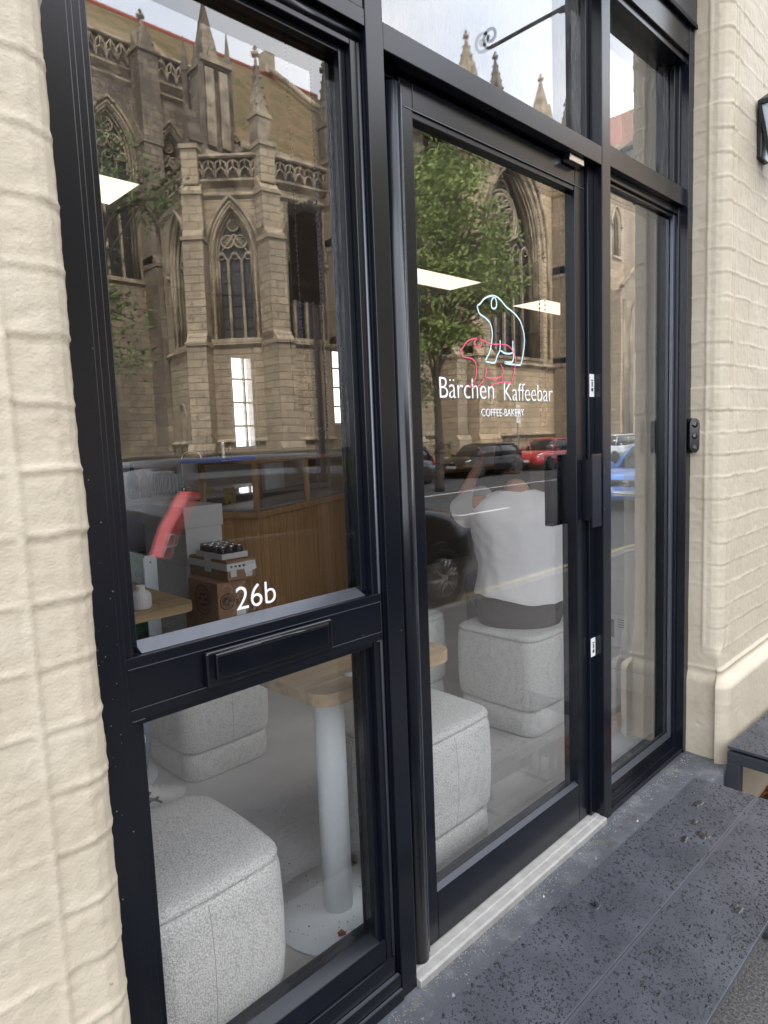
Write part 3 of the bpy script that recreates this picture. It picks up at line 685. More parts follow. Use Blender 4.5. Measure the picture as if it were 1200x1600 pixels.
sb = thing('sign_bracket','black iron scroll bracket on the upper wall, mirrored in the overlight','bracket',(1.83,-.118,3.22))
MB().tube([(0,0,0),(0,-.80,0)],.009,8).tube([(0,0,-.16),(0,-.25,-.05),(0,-.42,-.01)],.007,8).box(-.02,.02,-.008,.0,-.20,.06).build('rod','rubber',sb)
MB().tube([(0,-.80-.05*math.sin(a)*(1-a/11),.05-.05*math.cos(a)*(1-a/11)) for a in [k*.35 for k in range(26)]],.0075,8).build('scroll','rubber',sb)
ds = MB(); rnd = random.Random(11)
for i in range(0,90,2):
    if i < 64: x,y = rnd.uniform(-.70,-.66), -.0045
    elif i < 70: x,y = rnd.uniform(-.048,-.004), -.0005
    elif i < 78: x,y = rnd.uniform(.951,1.0), -.0005
    else: x,y = rnd.uniform(-.62,-.10), .0112
    z = rnd.gauss(1.0,.33) if i < 78 else rnd.uniform(.888,.95); q = rnd.uniform(.00012,.0004); ds.box(x-q,x+q,y-.0004,y+.0001,z-q,z+q*rnd.uniform(.8,1.6))
o = ds.build('dust_specks','label_white',front); o['kind'] = 'stuff'
# ================================================================== ROOM
def st(o): return tag(o, kind='structure')
st(MB().box(-6,10,.125,9,-.3,0).build('floor', 'floor'))
st(MB().box(-6,10,.125,9,3.2,3.3).build('ceiling', 'ceiling'))
def win_wall():
    holes = [(3.66,4.02,1.26,2.47),(5.36,5.70,1.55,2.66)]
    b = MB(); xs = -6
    for x0,x1,z0,z1 in holes:
        b.box(xs,x0,6.5,6.7,0,3.2); b.box(x0,x1,6.5,6.7,0,z0); b.box(x0,x1,6.5,6.7,z1,3.2); xs = x1
    b.box(xs,10,6.5,6.7,0,3.2); return b, holes
b, holes = win_wall()
tag(b.build('back_wall', 'plaster'), 'dim far wall of the cafe with two narrow bright windows', 'wall')
for i, (x0,x1,z0,z1) in enumerate(holes):
    w = MB(); w.box(x0,x0+.035,6.53,6.6,z0,z1).box(x1-.035,x1,6.53,6.6,z0,z1).box(x0,x1,6.535,6.6,z1-.035,z1).box(x0,x1,6.535,6.6,z0,z0+.035)
    xm = x0+(x1-x0)*.62; w.box(xm-.012,xm+.012,6.545,6.59,z0,z1)
    for k in (1,2,3): zz = z0+(z1-z0)*k/4; w.box(x0,x1,6.55,6.585,zz-.012,zz+.012)
    wo_ = w.build('sash_window', 'white_plastic'); tag(wo_, 'narrow white sash window with blue tray in front of it' if i == 0 else 'narrow white window at the right edge of the left pane', 'window', 'windows in the far wall')
    MB().box(x0+.01,x1-.01,6.6,6.605,z0,z1).build('glass', 'pane', wo_)
# daylight reaches the yard behind through the open sky
tag(MB().box(-6.2,-6,.125,6.5,0,3.2).build('room_wall', 'plaster'), 'left end wall of the cafe, out of view', 'wall')
tag(MB().box(10,10.2,.125,6.5,0,3.2).build('room_wall', 'plaster'), 'right end wall of the cafe, deep in the room', 'wall')
sw = MB().box(2.08,2.32,.125,.79,0,3.2).build('side_pier', 'side_plaster'); tag(sw, 'pale plastered pier inside the sidelight', 'wall')
MB().box(2.068,2.0798,.125,.79,0,.10).build('skirting', 'white_plastic', sw)
# alarm box on the pier
ab = thing('alarm_box', 'white electrical box low on the pale pier behind the sidelight', 'electrical box', (2.08,.50,.31))
MB().box(-.035,-.0005,-.055,.055,-.085,.085).build('cover', 'white_plastic', ab, bevel=.006)
MB().box(-.037,-.0352,.010,.042,-.035,.055).build('window', 'grille', ab)
mm = MB()
for k in range(4): mm.box(-.0362,-.0352,-.042,-.010,.02+k*.012,.024+k*.012)
mm.build('print', 'ink', ab)
# ceiling panels
for i, (x0,x1,y0,y1,lab) in enumerate([(-.1,1.207,3.62,4.14,'glowing ceiling panel at the left edge of the left pane'),(4.4,5.71,4.04,4.54,'glowing ceiling panel in the upper left of the door'),(7.29,8.6,4.16,4.69,'glowing ceiling panel right of the bear logo')]):
    t = thing('ceiling_light', lab, 'ceiling light', ((x0+x1)/2,(y0+y1)/2,3.2), group='ceiling panels in the cafe'); hx, hy = (x1-x0)/2, (y1-y0)/2
    MB().box(-hx,hx,-hy,hy,-.030,-.012).build('diffuser', 'led', t)
    MB().box(-hx-.02,hx+.02,-hy-.02,-hy,-.035,-.0005).box(-hx-.02,hx+.02,hy,hy+.02,-.035,-.0005).box(-hx-.02,-hx,-hy,hy,-.035,-.0005).box(hx,hx+.02,-hy,hy,-.035,-.0005).build('rim', 'white_metal', t)

# --- pouffes
def rrect(x0,x1,y0,y1,r,z,n=5,bul=0.):
    P = []
    for cx,cy,a0 in ((x1-r,y1-r,0),(x0+r,y1-r,90),(x0+r,y0+r,180),(x1-r,y0+r,270)):
        for k in range(n+1):
            a = R(a0+90*k/n); P.append((cx+r*math.cos(a), cy+r*math.sin(a), z))
    # denser straight sides
    out = []
    for i in range(len(P)):
        a = Vector(P[i]); c = Vector(P[(i+1)%len(P)]); out.append(a)
        if i % (n+1) == n:
            for k in range(1,6):
                q = a.lerp(c,k/6); m_ = Vector(((x0+x1)/2,(y0+y1)/2,z)); d = (q-m_); d.normalize()
                out.append(q + d*bul*math.sin(math.pi*k/6))
    return out
def pouffe(cx, cy, w, d, hgt, label, rz=0):
    t = thing('pouffe', label, 'pouffe', (cx,cy,0), rz, 'bouclé pouffes in the cafe')
    x0,x1,y0,y1 = -w/2,w/2,-d/2,d/2; r = .062
    def ring(ins, z, rr=None, bul=.004): return rrect(x0+ins,x1-ins,y0+ins,y1-ins,rr or r,z,5,bul)
    zs = .118
    MB().loft([ring(.016,.002),ring(.008,.012),ring(.006,.06),ring(.008,zs-.012),ring(.02,zs-.002)]).build('plinth', 'boucle', t)
    rings = [ring(.022,zs),ring(.006,zs+.006),ring(.0,zs+.02),ring(-.004,.20,bul=.010),ring(-.005,.30,bul=.012),ring(-.002,hgt-.045,bul=.008),ring(.002,hgt-.028),ring(.008,hgt-.022)]
    body = MB().loft(rings).build('body', 'boucle', t)
    top = [ring(.006,hgt-.022),ring(.0,hgt-.016),ring(.004,hgt-.006),ring(.016,hgt+.001)]
    for k in range(1,7): top.append(ring(.016+.025*k,hgt+.001+.0025*math.sin(k/6*math.pi/2), rr=max(.012,r-.01*k), bul=0))
    MB().loft(top).build('seat', 'boucle', t)
    for ux,uy in ((0,-1),(0,1),(-1,0),(1,0)):
        b_ = MB().tube([(ux*(w/2+q),uy*(d/2+q),z) for q,z in ((-.002,zs+.008),(.004,zs+.02),(.0138,.20),(.0168,.30),(.0098,hgt-.045),(.003,hgt-.028))], .0012, 6)
        b_.build('seam', 'seam_thread', body)
    return t
pouffe(-.485,.290,.40,.38,.44,'bouclé pouffe nearest the camera in the lower left pane')
pouffe(.405,.415,.43,.42,.44,'bouclé pouffe behind the table column, front one in the door')
pouffe(.275,1.48,.40,.44,.42,'bouclé pouffe beyond the white shoe, under the letter plate')
pouffe(1.475,.70,.42,.43,.45,'bouclé pouffe under the seated person in the white shirt')
pouffe(1.20,1.28,.42,.43,.45,'bouclé pouffe partly hidden, left of the seated person')

# --- tables
def table(lab, cx, cy, x0,x1,y0,y1, h, group='cafe tables'):
    t = thing('cafe_table', lab, 'table', (cx,cy,0), group=group)
    top = MB().prism([(p[0]-cx,p[1]-cy) for p in rrect(x0,x1,y0,y1,.055,0,8)], 'z', h-.034, h).build('tabletop', 'oak', t, bevel=.002)
    MB().tube([(0,0,.008),(0,0,h-.034)], .042, 40).build('column', 'white_metal', t)
    MB().lathe([(0,0),(.185,0),(.19,.003),(.189,.009),(.06,.011),(0,.011)], (0,0,0), 64).build('base', 'white_metal', t)
    return t
t1 = table('oak topped cafe table with pale blue white column, nearest the window', .035,.335, -.093,.415,.198,.705, .690)
t2 = table('oak topped cafe table carrying the small white vase', -.12,1.56, -.50,.169,1.277,1.90, .72)
cr_ = MB()
for i in range(70):
    a = random.uniform(0,6.28); q = .06+.12*random.random(); s = random.uniform(.0008,.0026)
    cr_.cbox((.035+q*math.cos(a), .335+q*math.sin(a), .0125), (s,s*1.5,s), a)
for i in range(30): s = random.uniform(.001,.0025); cr_.cbox((random.uniform(-.2,.6), random.uniform(.15,.9), .0015), (s,s*2,s), random.random()*3)
tag(cr_.build('crumbs', 'kraft_dark'), 'tiny crumbs scattered on the table base and floor', 'crumbs', kind='stuff')
dl = MB().add([(-.05,.235,.013),(-.035,.222,.017),(-.025,.235,.013),(-.03,.247,.018),(-.042,.25,.013)],[(0,1,2,3,4)]).build('dead_leaf','leaf_dead'); tag(dl, 'small brown leaf on the white round table base', 'leaf')
MB()
dk = MB().lathe([(0,0),(.017,0),(.017,.002),(0,.002)], (0,0,0), 24).build('paper_dot','label_white', loc=(.06,.27,.6905)); tag(dk, 'small pale round sticker on the near tabletop', 'sticker')
# vase on a ring coaster
vs_ = MB(); prof = [(0,0),(.030,0),(.0345,.004),(.0355,.01),(.036,.045),(.034,.056),(.026,.066),(.017,.071),(.015,.076),(.0155,.083),(.018,.088),(.016,.088),(.013,.083),(.012,.07),(0,.06)]
rings = []
for r_, z_ in prof:
    rings.append([((r_*(1+(.022*math.cos(24*2*math.pi*k/96) if .004<z_<.068 else 0)))*math.cos(2*math.pi*k/96), (r_*(1+(.022*math.cos(24*2*math.pi*k/96) if .004<z_<.068 else 0)))*math.sin(2*math.pi*k/96), z_) for k in range(96)])
vs_.loft(rings); tag(vs_.build('ribbed_vase','ceramic', loc=(-.02,1.345,.7203)), 'small ribbed white ceramic vase on the oak table', 'vase')
tag(MB().tube([(.062*math.cos(k*.2),.062*math.sin(k*.2),0) for k in range(32)], .0015, 6, closed=True).build('ring_mark','kraft', loc=(-.005,1.37,.7205)), 'thin round ring inlaid around the foot of the white vase', 'coaster')

# --- counter, rotated about 25.7 degrees
ca = R(25.7); CF = Vector((math.cos(ca), math.sin(ca), 0)); CG = Vector((-math.sin(ca), math.cos(ca), 0))
cn_ = thing('service_counter', 'brown wood panelled service counter with plain worktop', 'counter', (.957,2.01,0), ca)
CL = 1.62
MB().box(.012,CL-.01,.012,.43,.0,.915).build('body', 'counter_wood', cn_, bevel=.002)
rb = MB()
for k in range(int(CL/.018)-1): rb.box(.02+k*.018,.034+k*.018,.006,.0118,.02,.915)
rb.build('ribbed_front', 'counter_wood', cn_)
MB().box(-.012,CL+.02,-.012,.46,.9152,.95).build('worktop', 'case_wood', cn_, bevel=.002)
case = thing('display_case', 'wood framed glass display case standing on the counter', 'display case', (.957,2.01,.95), ca)
pb = MB()
for x in (.0,.62,1.28):
    for y in (.0,.34): pb.box(x,x+.026,y,y+.026,.001,.262)
pb.box(.0,1.306,.0,.026,.262,.28).box(.0,1.306,.34,.366,.262,.28).box(.0,.026,.0265,.3395,.262,.28).box(1.28,1.306,.0265,.3395,.262,.28)
pb.build('frame', 'case_wood', case, bevel=.001)
MB().box(.027,1.279,.01,.014,.002,.261).build('glass', 'pane', case); MB().box(.010,.014,.027,.339,.002,.261).build('glass', 'pane', case)
MB().box(.028,1.27,.03,.33,.10,.106).build('shelf', 'pane', case)
MB().box(.03,1.27,.03,.33,.001,.012).build('base', 'worktop', case)
def on_counter(x,y,z): p = Vector((.957,2.01,0)) + CF*x + CG*y; return (p.x,p.y,z)
tr = thing('tray', 'bright blue plastic tray on top of the display case', 'tray', on_counter(-.03,.20,1.2305), ca)
MB().prism([(-.17,0),(.17,0),(.18,.022),(.17,.022),(.165,.006),(-.165,.006),(-.17,.022),(-.18,.022)],'y',-.12,.12).build('dish', 'blue_plastic', tr)
ctn = thing('bottle', 'dark bottle with a white cap standing on the blue tray', 'bottle', on_counter(-.08,.22,1.237), ca)
MB().lathe([(0,0),(.04,0),(.042,.01),(.042,.09),(.03,.12),(.016,.13),(.016,.15),(0,.15)]).build('body', 'black_cloth', ctn)
jug = thing('steel_jug', 'polished steel jug on the blue tray', 'jug', on_counter(.03,.22,1.237), ca)
MB().lathe([(0,0),(.045,0),(.047,.01),(.04,.09),(.043,.11),(.041,.11),(.038,.09),(0,.01)]).build('body', 'steel', jug)
MB().tube(spline([(.042,0,.095),(.075,0,.09),(.078,0,.05),(.045,0,.03)],5), .004, 8).build('handle', 'steel', jug)
pc = thing('paper_poster', 'white paper notice behind the case glass', 'notice', on_counter(.60,.29,1.01), ca)
MB().box(0,.26,0,.003,0,.18).build('sheet', 'label_white', pc)
yc = MB()
for i in range(9):
    pass
gx = 14; vs=[]; fs=[]
for j in range(gx+1):
    for i in range(gx+1):
        u,v = i/gx-.5, j/gx-.5; vs.append((u*.10, v*.02+ .01*noise.noise(Vector((u*5,v*5,2))), -.05+v*.11+.02*noise.noise(Vector((u*4,v*4,0)))))
for j in range(gx):
    for i in range(gx): a=j*(gx+1)+i; fs.append((a,a+1,a+gx+2,a+gx+1))
tag(MB().add(vs,fs,True).build('cleaning_cloth','yellow_cloth', loc=(1.62,3.37,.99)), 'yellow cleaning cloth hanging over the sink edge behind the case', 'cloth')
# --- sink unit behind
sk = thing('sink_unit', 'grey fronted sink unit with pale worktop along the back', 'sink unit', (.9,3.4,0))
MB().box(-1.9,.45,0,.75,.0,.93).build('cabinet', 'cabinet', sk); MB().box(.452,1.7,0,.75,.0,.93).build('cabinet', 'cabinet_dark', sk)
for k in range(1,4): MB().box(.45+k*.31,.456+k*.31,-.003,-.0002,.03,.9).build('door_gap', 'black_wire', sk)
MB().box(-1.9,1.72,-.02,.76,.9305,.965).build('worktop', 'worktop', sk, bevel=.003)
MB().box(.33,.72,.12,.5,.9655,.972).build('basin', 'steel', sk)
tp = thing('kitchen_tap', 'tall curved steel tap standing at the sink', 'tap', (1.43,3.72,.966))
MB().cyl((0,0,0),(0,0,.05),.022).build('base', 'steel', tp)
MB().tube(spline([(0,0,.04),(0,0,.22),(.012,0,.285),(.06,-.03,.31),(.115,-.06,.30),(.13,-.07,.245)],6), .010, 10).build('spout', 'steel', tp)
MB().cyl((.02,0,.03),(.09,0,.045),.008).build('lever', 'steel', tp)
rk = thing('wire_rack', 'black wire dish rack beside the tap', 'rack', (1.16,3.62,.966))
rr = MB()
for k in range(7): rr.tube([(k*.03,0,0),(k*.03,0,.15+.012*(k%2)),(k*.03+.012,.05,.165),(k*.03,.10,.15),(k*.03,.10,0)], .004, 6)
rr.tube([(0,0,.01),(.18,0,.01)],.004,6).tube([(0,.1,.01),(.18,.1,.01)],.004,6).build('wires', 'black_wire', rk)
for i,(x,m_,h_,lab) in enumerate([(.98,'black_cloth',.25,'tall dark bottle by the wire rack'),(1.07,'kraft_dark',.20,'short brown bottle by the wire rack'),(.88,'black_cloth',.17,'small dark jar left of the bottles')]):
    bo = MB().lathe([(0,0),(.035,0),(.036,h_*.6),(.014,h_*.8),(.014,h_),(0,h_)]).build('bottle', m_, loc=(x,3.6,.966)); tag(bo, lab, 'bottle', 'bottles by the sink')
cl = MB().box(-.05,.05,-.03,.03,0,.02).build('sponge','yellow_cloth',loc=(1.5,3.5,.973)); tag(cl,'yellow sponge in front of the tap','sponge')
# --- boxes
def carton(name, label, x0,x1,y0,y1,z0,z1, m, rz=0, group='cardboard boxes by the counter'):
    cx, cy = (x0+x1)/2, (y0+y1)/2
    t = thing(name, label, 'box', (cx,cy,z0), rz, group); hx, hy, h = (x1-x0)/2, (y1-y0)/2, z1-z0
    MB().box(-hx,hx,-hy,hy,0.001,h).build('carton', m, t, bevel=.003)
    return t, hx, hy, h
t,hx,hy,h = carton('white_box','top white card box with a deep lid, beside the counter',.520,.725,2.0,2.46,.72,1.015,'white_card')
MB().box(-hx-.006,hx+.006,-hy-.006,hy+.006,h-.105,h+.004).build('lid','white_card',t,bevel=.002)
t,hx,hy,h = carton('white_box','middle white card box of the stack beside the counter',.520,.700,2.015,2.45,.36,.72,'white_card')
MB().box(hx-.06,hx-.005,-hy-.0015,-hy-.0003,h-.06,h-.02).build('address_label','label_white',t)
carton('white_box','bottom white card box of the stack, standing on the floor',.520,.700,2.015,2.45,.0,.359,'white_card')
t,hx,hy,h = carton('kraft_box','brown box with printed white tape, top of the small stack',.515,.665,1.62,1.97,.69,.785,'kraft',R(0))
MB().box(-hx-.0012,hx+.0012,-.03,.03,.03,h+.0012).build('tape','tape_white',t)
MB().box(-hx-.0014,hx+.0014,-hy-.0014,-hy+.001,h-.045,h-.012).build('tape','tape_white',t)
MB().box(hx-.055,hx-.02,-hy-.0026,-hy-.0015,.012,h-.01).build('tape','tape_white',t); MB().box(-.06,-.03,-hy-.0026,-hy-.0015,.02,h-.03).build('tape','tape_white',t)
MB().box(-hx-.0026,-hx-.0015,-hy,hy,h-.045,h-.012).build('tape','tape_white',t)
MB().cbox((.045,-hy-.0035,.05),(.065,.001,.03),0,0,R(-14)).build('address_label','label_white',t)
pm = MB()
for k in range(6): pm.cbox((-hx+.02+k*.022,-hy-.0022,h-.028),(.012,.0006,.010))
pm.build('tape_print','ink',t)
tt = thing('can_tray','shallow white tray of dark glass jars on the brown box','tray',(.590,1.79,.7865),0)

MB().box(-.070,.070,-.12,.12,0,.004).box(-.070,-.066,-.12,.12,.004,.026).box(.066,.070,-.12,.12,.004,.026).box(-.066,.066,-.12,-.116,.004,.026).box(-.066,.066,.116,.12,.004,.026).build('tray','white_card',tt)
for i in range(3):
    for j in range(4):
        c = thing('jar','dark jar with a metal lid in the white tray, '+('left','middle','right')[i]+' jar of the '+('front row','second row','third row','back row')[j],'jar',(.590-.044+i*.044,1.79-.083+j*.055,.791),group='jars in the white tray')
        MB().lathe([(0,0),(.019,0),(.0205,.004),(.0205,.038),(.018,.045),(0,.045)],seg=14).build('glass','can',c)
        MB().lathe([(0,.045),(.020,.045),(.020,.056),(0,.056)],seg=14).build('lid','steel',c)
t,hx,hy,h = carton('kraft_box','brown box with round dark printed emblem, middle of the small stack',.462,.617,1.63,1.90,.51,.689,'kraft',R(0))
def ringprint(b, cx, cz, r_, axis, off):
    for rr_, w in ((r_,.006),(r_*.72,.003)):
        P = [(cx+rr_*math.cos(k*.2094), cz+rr_*math.sin(k*.2094)) for k in range(31)]
        b.tube([(p[0],off,p[1]) if axis=='y' else (off,p[0],p[1]) for p in P], w/2, 5)
    for k in range(6): b.cbox((cx+r_*.4*math.cos(k), off, cz+r_*.4*math.sin(k)) if axis=='y' else (off, cx+r_*.4*math.cos(k), cz+r_*.4*math.sin(k)), (.022,.001,.012) if axis=='y' else (.001,.022,.012))
b = MB(); ringprint(b, -.03, h*.5, .036, 'y', -hy-.0005); b.build('emblem','kraft_print',t)
b = MB(); ringprint(b, 0, h*.5, .07, 'x', -hx-.0005); b.build('emblem','kraft_print',t)
text_mesh('printed_word','FF',.045,'tail_red' if 0 else 'kraft_print',t,loc=(.015,-hy-.001,.06))
MB().cbox((.04,-hy-.002,.03),(.05,.001,.03)).build('address_label','label_white',t)
carton('kraft_box','flat dark brown box at the bottom of the small stack',.475,.69,1.60,1.97,.27,.509,'kraft',R(0))
carton('kraft_box','low brown box on the floor under the small stack',.50,.69,1.62,1.96,.0,.269,'kraft_dark',R(0))
# green crates of bottles
for k,lab in enumerate(('lower green plastic bottle crate left of the white boxes','upper green plastic bottle crate left of the white boxes')):
    g = thing('bottle_crate',lab,'crate',(.50,2.62,.36*k),group='green bottle crates')
    b = MB().box(-.17,.17,-.13,.13,0,.02)
    for x in (-.17,.16):
        b.box(x,x+.01,-.13,.13,.02,.10).box(x,x+.01,-.13,.13,.30,.355)
    for y in (-.13,.12):
        b.box(-.16,.16,y,y+.01,.02,.10).box(-.16,.16,y,y+.01,.30,.355)
    for x in (-.17,-.06,.05,.16): b.box(x,x+.01,-.132,-.1302,.02,.355)
    b.build('shell','green_plastic',g)
    q = MB()
    for i in range(4):
        for j in range(3): q.lathe([(0,.02),(.033,.02),(.034,.2),(.014,.27),(.014,.33),(0,.33)],(-.12+i*.08,-.085+j*.085,0),12)
    q.build('bottles','green_plastic',g)
ws = thing('white_bracket','upright white metal panel in front of the green crates','panel',(.43,2.30,0))
MB().prism([(p[0],p[1]) for p in [(0,0),(.07,0),(.07,.74),(.06,.755),(.01,.755),(0,.74)]],'y',0,.012).build('panel','white_metal',ws); MB().lathe([(0,-.001),(.005,-.001),(.005,0)],(.035,0,.72),10,axis='y').build('hole','grille',ws)
# --- pillar, menu, screen
tag(MB().box(2.52,2.64,3.44,3.56,0,3.2).build('pillar','brown_pillar'),'slim dark brown pillar carrying the coffee menu','pillar')
mn = thing('menu_board','black and brown coffee menu board with white writing','menu board',(2.30,3.40,1.58))
MB().box(-.005,.245,0,.02,.50,.62).build('header','menu_black',mn)
for z0,z1 in ((.335,.49),(.165,.325),(.0,.155)):
    MB().box(0,.16,.004,.012,z0,z1).build('panel','kraft_dark',mn); MB().box(.1605,.245,.004,.014,z0,z1).build('price_panel','menu_panel',mn)
def mt(s, x, z, size=.022, sx=.9): return text_mesh('menu_line', s, size, 'label_white', mn, sx=sx, loc=(x,-.001,z), ext=.0004)
mt('COFFEE MENU',.035,.55,.030)
mt('BLACK',.008,.455); mt('ESPRESSO',.008,.41); mt('LONG BLACK',.008,.365); mt('2.6',.20,.41); mt('2.8',.20,.365)
mt('MILK',.008,.30,.018); mt('CORTADO',.008,.272,.018); mt('FLAT WHITE',.008,.244,.018); mt('LATTE',.008,.216,.018); mt('CAPPUCCINO',.008,.188,.018)
for z,s in ((.272,'3.20'),(.244,'3.20'),(.216,'3.60'),(.188,'3.60')): mt(s,.195,z,.018)
mt('SPECIALITY',.012,.125); mt('HOT SCHOKO',.018,.085,.02); mt('MATCHA',.018,.052,.02); mt('CHAI',.022,.018,.02)
for z in (.085,.052,.018): mt('4',.225,z,.02)
sc = thing('dark_panel','dark hanging panel above the coffee menu','panel',(2.33,3.40,2.45)); MB().box(0,.29,0,.03,0,.68).build('panel','dark_screen',sc,bevel=.003)
# blind chains
for i,(P,lab) in enumerate([([(-.155,.135,2.14),(-.152,.135,1.9),(-.150,.135,1.6),(-.142,.135,1.42),(-.125,.135,1.35),(-.105,.135,1.345),(-.09,.135,1.36),(-.088,.135,1.6),(-.09,.135,2.14)],'beaded blind chain hanging at the right of the left window'),([(.80,.135,2.06),(.80,.135,1.40),(.815,.135,1.36),(.83,.135,1.40),(.83,.135,2.06)],'beaded blind chain hanging at the right of the door glass')]):
    c = MB(); Q = spline(P,60); last = None; c.tube(spline(P,6),.0008,5)
    for p in Q:
        if last is None or (p-last).length > .0062:
            c.lathe([(0,-.0035),(.0032,-.0015),(.0032,.0015),(0,.0035)], p, 6); last = p
    tag(c.build('blind_chain','black_wire'),lab,'chain')
# --- back bar with machine and cups
bb = thing('back_bar','dark back bar deep in the room behind the seated person','counter',(3.75,3.55,0))
MB().box(0,2.2,0,.6,0,.93).build('body','cabinet_dark',bb); MB().box(-.02,2.22,-.02,.62,.931,.965).build('worktop','case_wood',bb)
cm = thing('coffee_machine','pink and steel coffee machine under the paper cups','coffee machine',(3.9,3.62,.966))
MB().box(0,.70,0,.42,.0,.06).build('drip_tray','steel',cm); MB().box(.0,.70,.20,.42,.06,.30).build('body','shade_pink',cm,bevel=.015); MB().box(-.01,.71,0,.42,.22,.30).build('head','steel',cm,bevel=.01)
for x in (.18,.5): MB().cyl((x,.1,.22),(x,.1,.17),.03).tube([(x,.1,.18),(x,-.06,.175)],.012,8).build('portafilter','black_wire',cm)
for i in range(6):
    hh = .20-.012*(i%3); b = MB()
    for k in range(9): b.lathe([(.026,0),(.034,.05),(.036,.052),(.036,.056),(0,.056)],(0,0,k*.017),14)
    tag(b.build('cup_stack','cup',loc=(3.95+i*.105,3.78,1.268)),'stack of cream paper cups on the coffee machine, '+('first','second','third','fourth','fifth','last')[i]+' from the left','cups','stacks of paper cups')
# ================================================================== PEOPLE
def skin_body(name, verts, edges, m, parent=None, sub=2):
    """verts: (x,y,z,rx,ry)"""
    me = bpy.data.meshes.new(name); me.from_pydata([v[:3] for v in verts], edges, [])
    o = bpy.data.objects.new(name, me); COL.objects.link(o)
    if parent: o.parent = parent
    md = o.modifiers.new('skin','SKIN'); md.use_smooth_shade = True
    for i, v in enumerate(verts):
        sv = me.skin_vertices[0].data[i]; sv.radius = (v[3], v[4] if len(v) > 4 else v[3]); sv.use_root = (i == 0)
    s_ = o.modifiers.new('sub','SUBSURF'); s_.levels = sub; s_.render_levels = sub
    me.materials.append(MATS[m]); return o
def hand_chains(verts, edges, wrist_i, w, d, side, s=1.0, curl=.5):
    """palm and five fingers growing from the wrist vertex; d: pointing direction, side: across the palm, curl: towards the palm"""
    w = Vector(w); d = Vector(d).normalized(); sd_ = Vector(side).normalized(); pn = d.cross(sd_)
    palm = w + d*.05*s; verts.append((*palm,.026*s,.014*s)); pi = len(verts)-1; edges.append((wrist_i,pi))
    for k,(off,L_) in enumerate(((-.027,.062),(-.009,.075),(.009,.080),(.027,.070))):
        b0 = w + d*.088*s + sd_*off*s; verts.append((*b0,.0092*s)); i0 = len(verts)-1; edges.append((pi,i0))
        m_ = b0 + (d*math.cos(curl*.8)+pn*math.sin(curl*.8))*L_*.5*s; verts.append((*m_,.0082*s)); edges.append((i0,len(verts)-1))
        e_ = m_ + (d*math.cos(curl*1.9)+pn*math.sin(curl*1.9))*L_*.5*s; verts.append((*e_,.0065*s)); edges.append((len(verts)-2,len(verts)-1))
    tb = w + d*.03*s + sd_*.030*s; verts.append((*tb,.011*s)); i0 = len(verts)-1; edges.append((pi,i0))
    t2 = tb + (d*.7+sd_*.7)*.036*s + pn*.008; verts.append((*t2,.0092*s)); edges.append((i0,len(verts)-1))
    t3 = t2 + (d*.85+sd_*.35)*.028*s + pn*.01; verts.append((*t3,.0075*s)); edges.append((len(verts)-2,len(verts)-1))
def head(parent, c, face, m='skin', hairm='hair', hl=.115):
    """skull, jaw, nose, ears, eyes, mouth, hair; face: direction the face looks"""
    f = Vector(face).normalized(); u = Vector((0,0,1)); s_ = f.cross(u); c = Vector(c)
    rings = []
    for k in range(13):
        t = k/12; z = -.115+.235*t
        w = .074*math.sin(math.pi*min(1,(.18+.86*t)))**.55 if t < .96 else .02
        if t < .3: w = .045+.03*(t/.3)
        dpt = .092*math.sin(math.pi*min(1,(.22+.8*t)))**.5 if t < .97 else .025
        cy = .012*(1-t)
        rings.append([tuple(c + u*z + s_*(w*math.cos(a)) + f*(dpt*math.sin(a)+cy+(.012 if (.38<t<.52 and 1.3<a<1.85) else 0))) for a in [2*math.pi*j/24 for j in range(24)]])
    h_ = MB().loft(rings); 
    h_.loft([[tuple(c+f*(.085+q)+s_*(w*math.cos(a))+u*(.0-.03*tt+w*.6*math.sin(a))) for a in [k*1.05 for k in range(6)]] for q,w,tt in ((0,.008,-.6),(.02,.013,.7),(.0,.012,1.1))])
    for e in (-1,1): h_.loft([[tuple(c+s_*e*(.070+q)+f*(-.008+r_*math.cos(a))+u*(-.005+r_*1.7*math.sin(a))) for a in [k*.785 for k in range(8)]] for q,r_ in ((0,.012),(.014,.019),(.018,.012))])
    h_ = h_.build('head', m, parent)
    for e in (-1,1): MB().lathe([(0,-.010),(.007,-.007),(.010,0),(.007,.007),(0,.010)], tuple(c+f*.079+s_*e*.032+u*.012),10).build('eye','ink',h_)
    MB().tube([tuple(c+f*.088+s_*x-u*(.055-abs(x)*.1)) for x in (-.022,0,.022)],.0035,6).build('mouth','shade_pink',h_)
    hr = []
    for k in range(10):
        t = k/9; z = -.105+.245*t; w = .082*math.sin(math.pi*(.35+.62*t))**.5+.002
        hr.append([tuple(c + u*z + s_*(w*math.cos(a)) + f*((.1 if t>.62 else .045)*max(0,math.sin(a))*(w/.082) + .108*min(0,math.sin(a))*(w/.082)) - f*.004) for a in [2*math.pi*j/24 for j in range(24)]])
    MB().loft(hr).build('hair', hairm, parent)

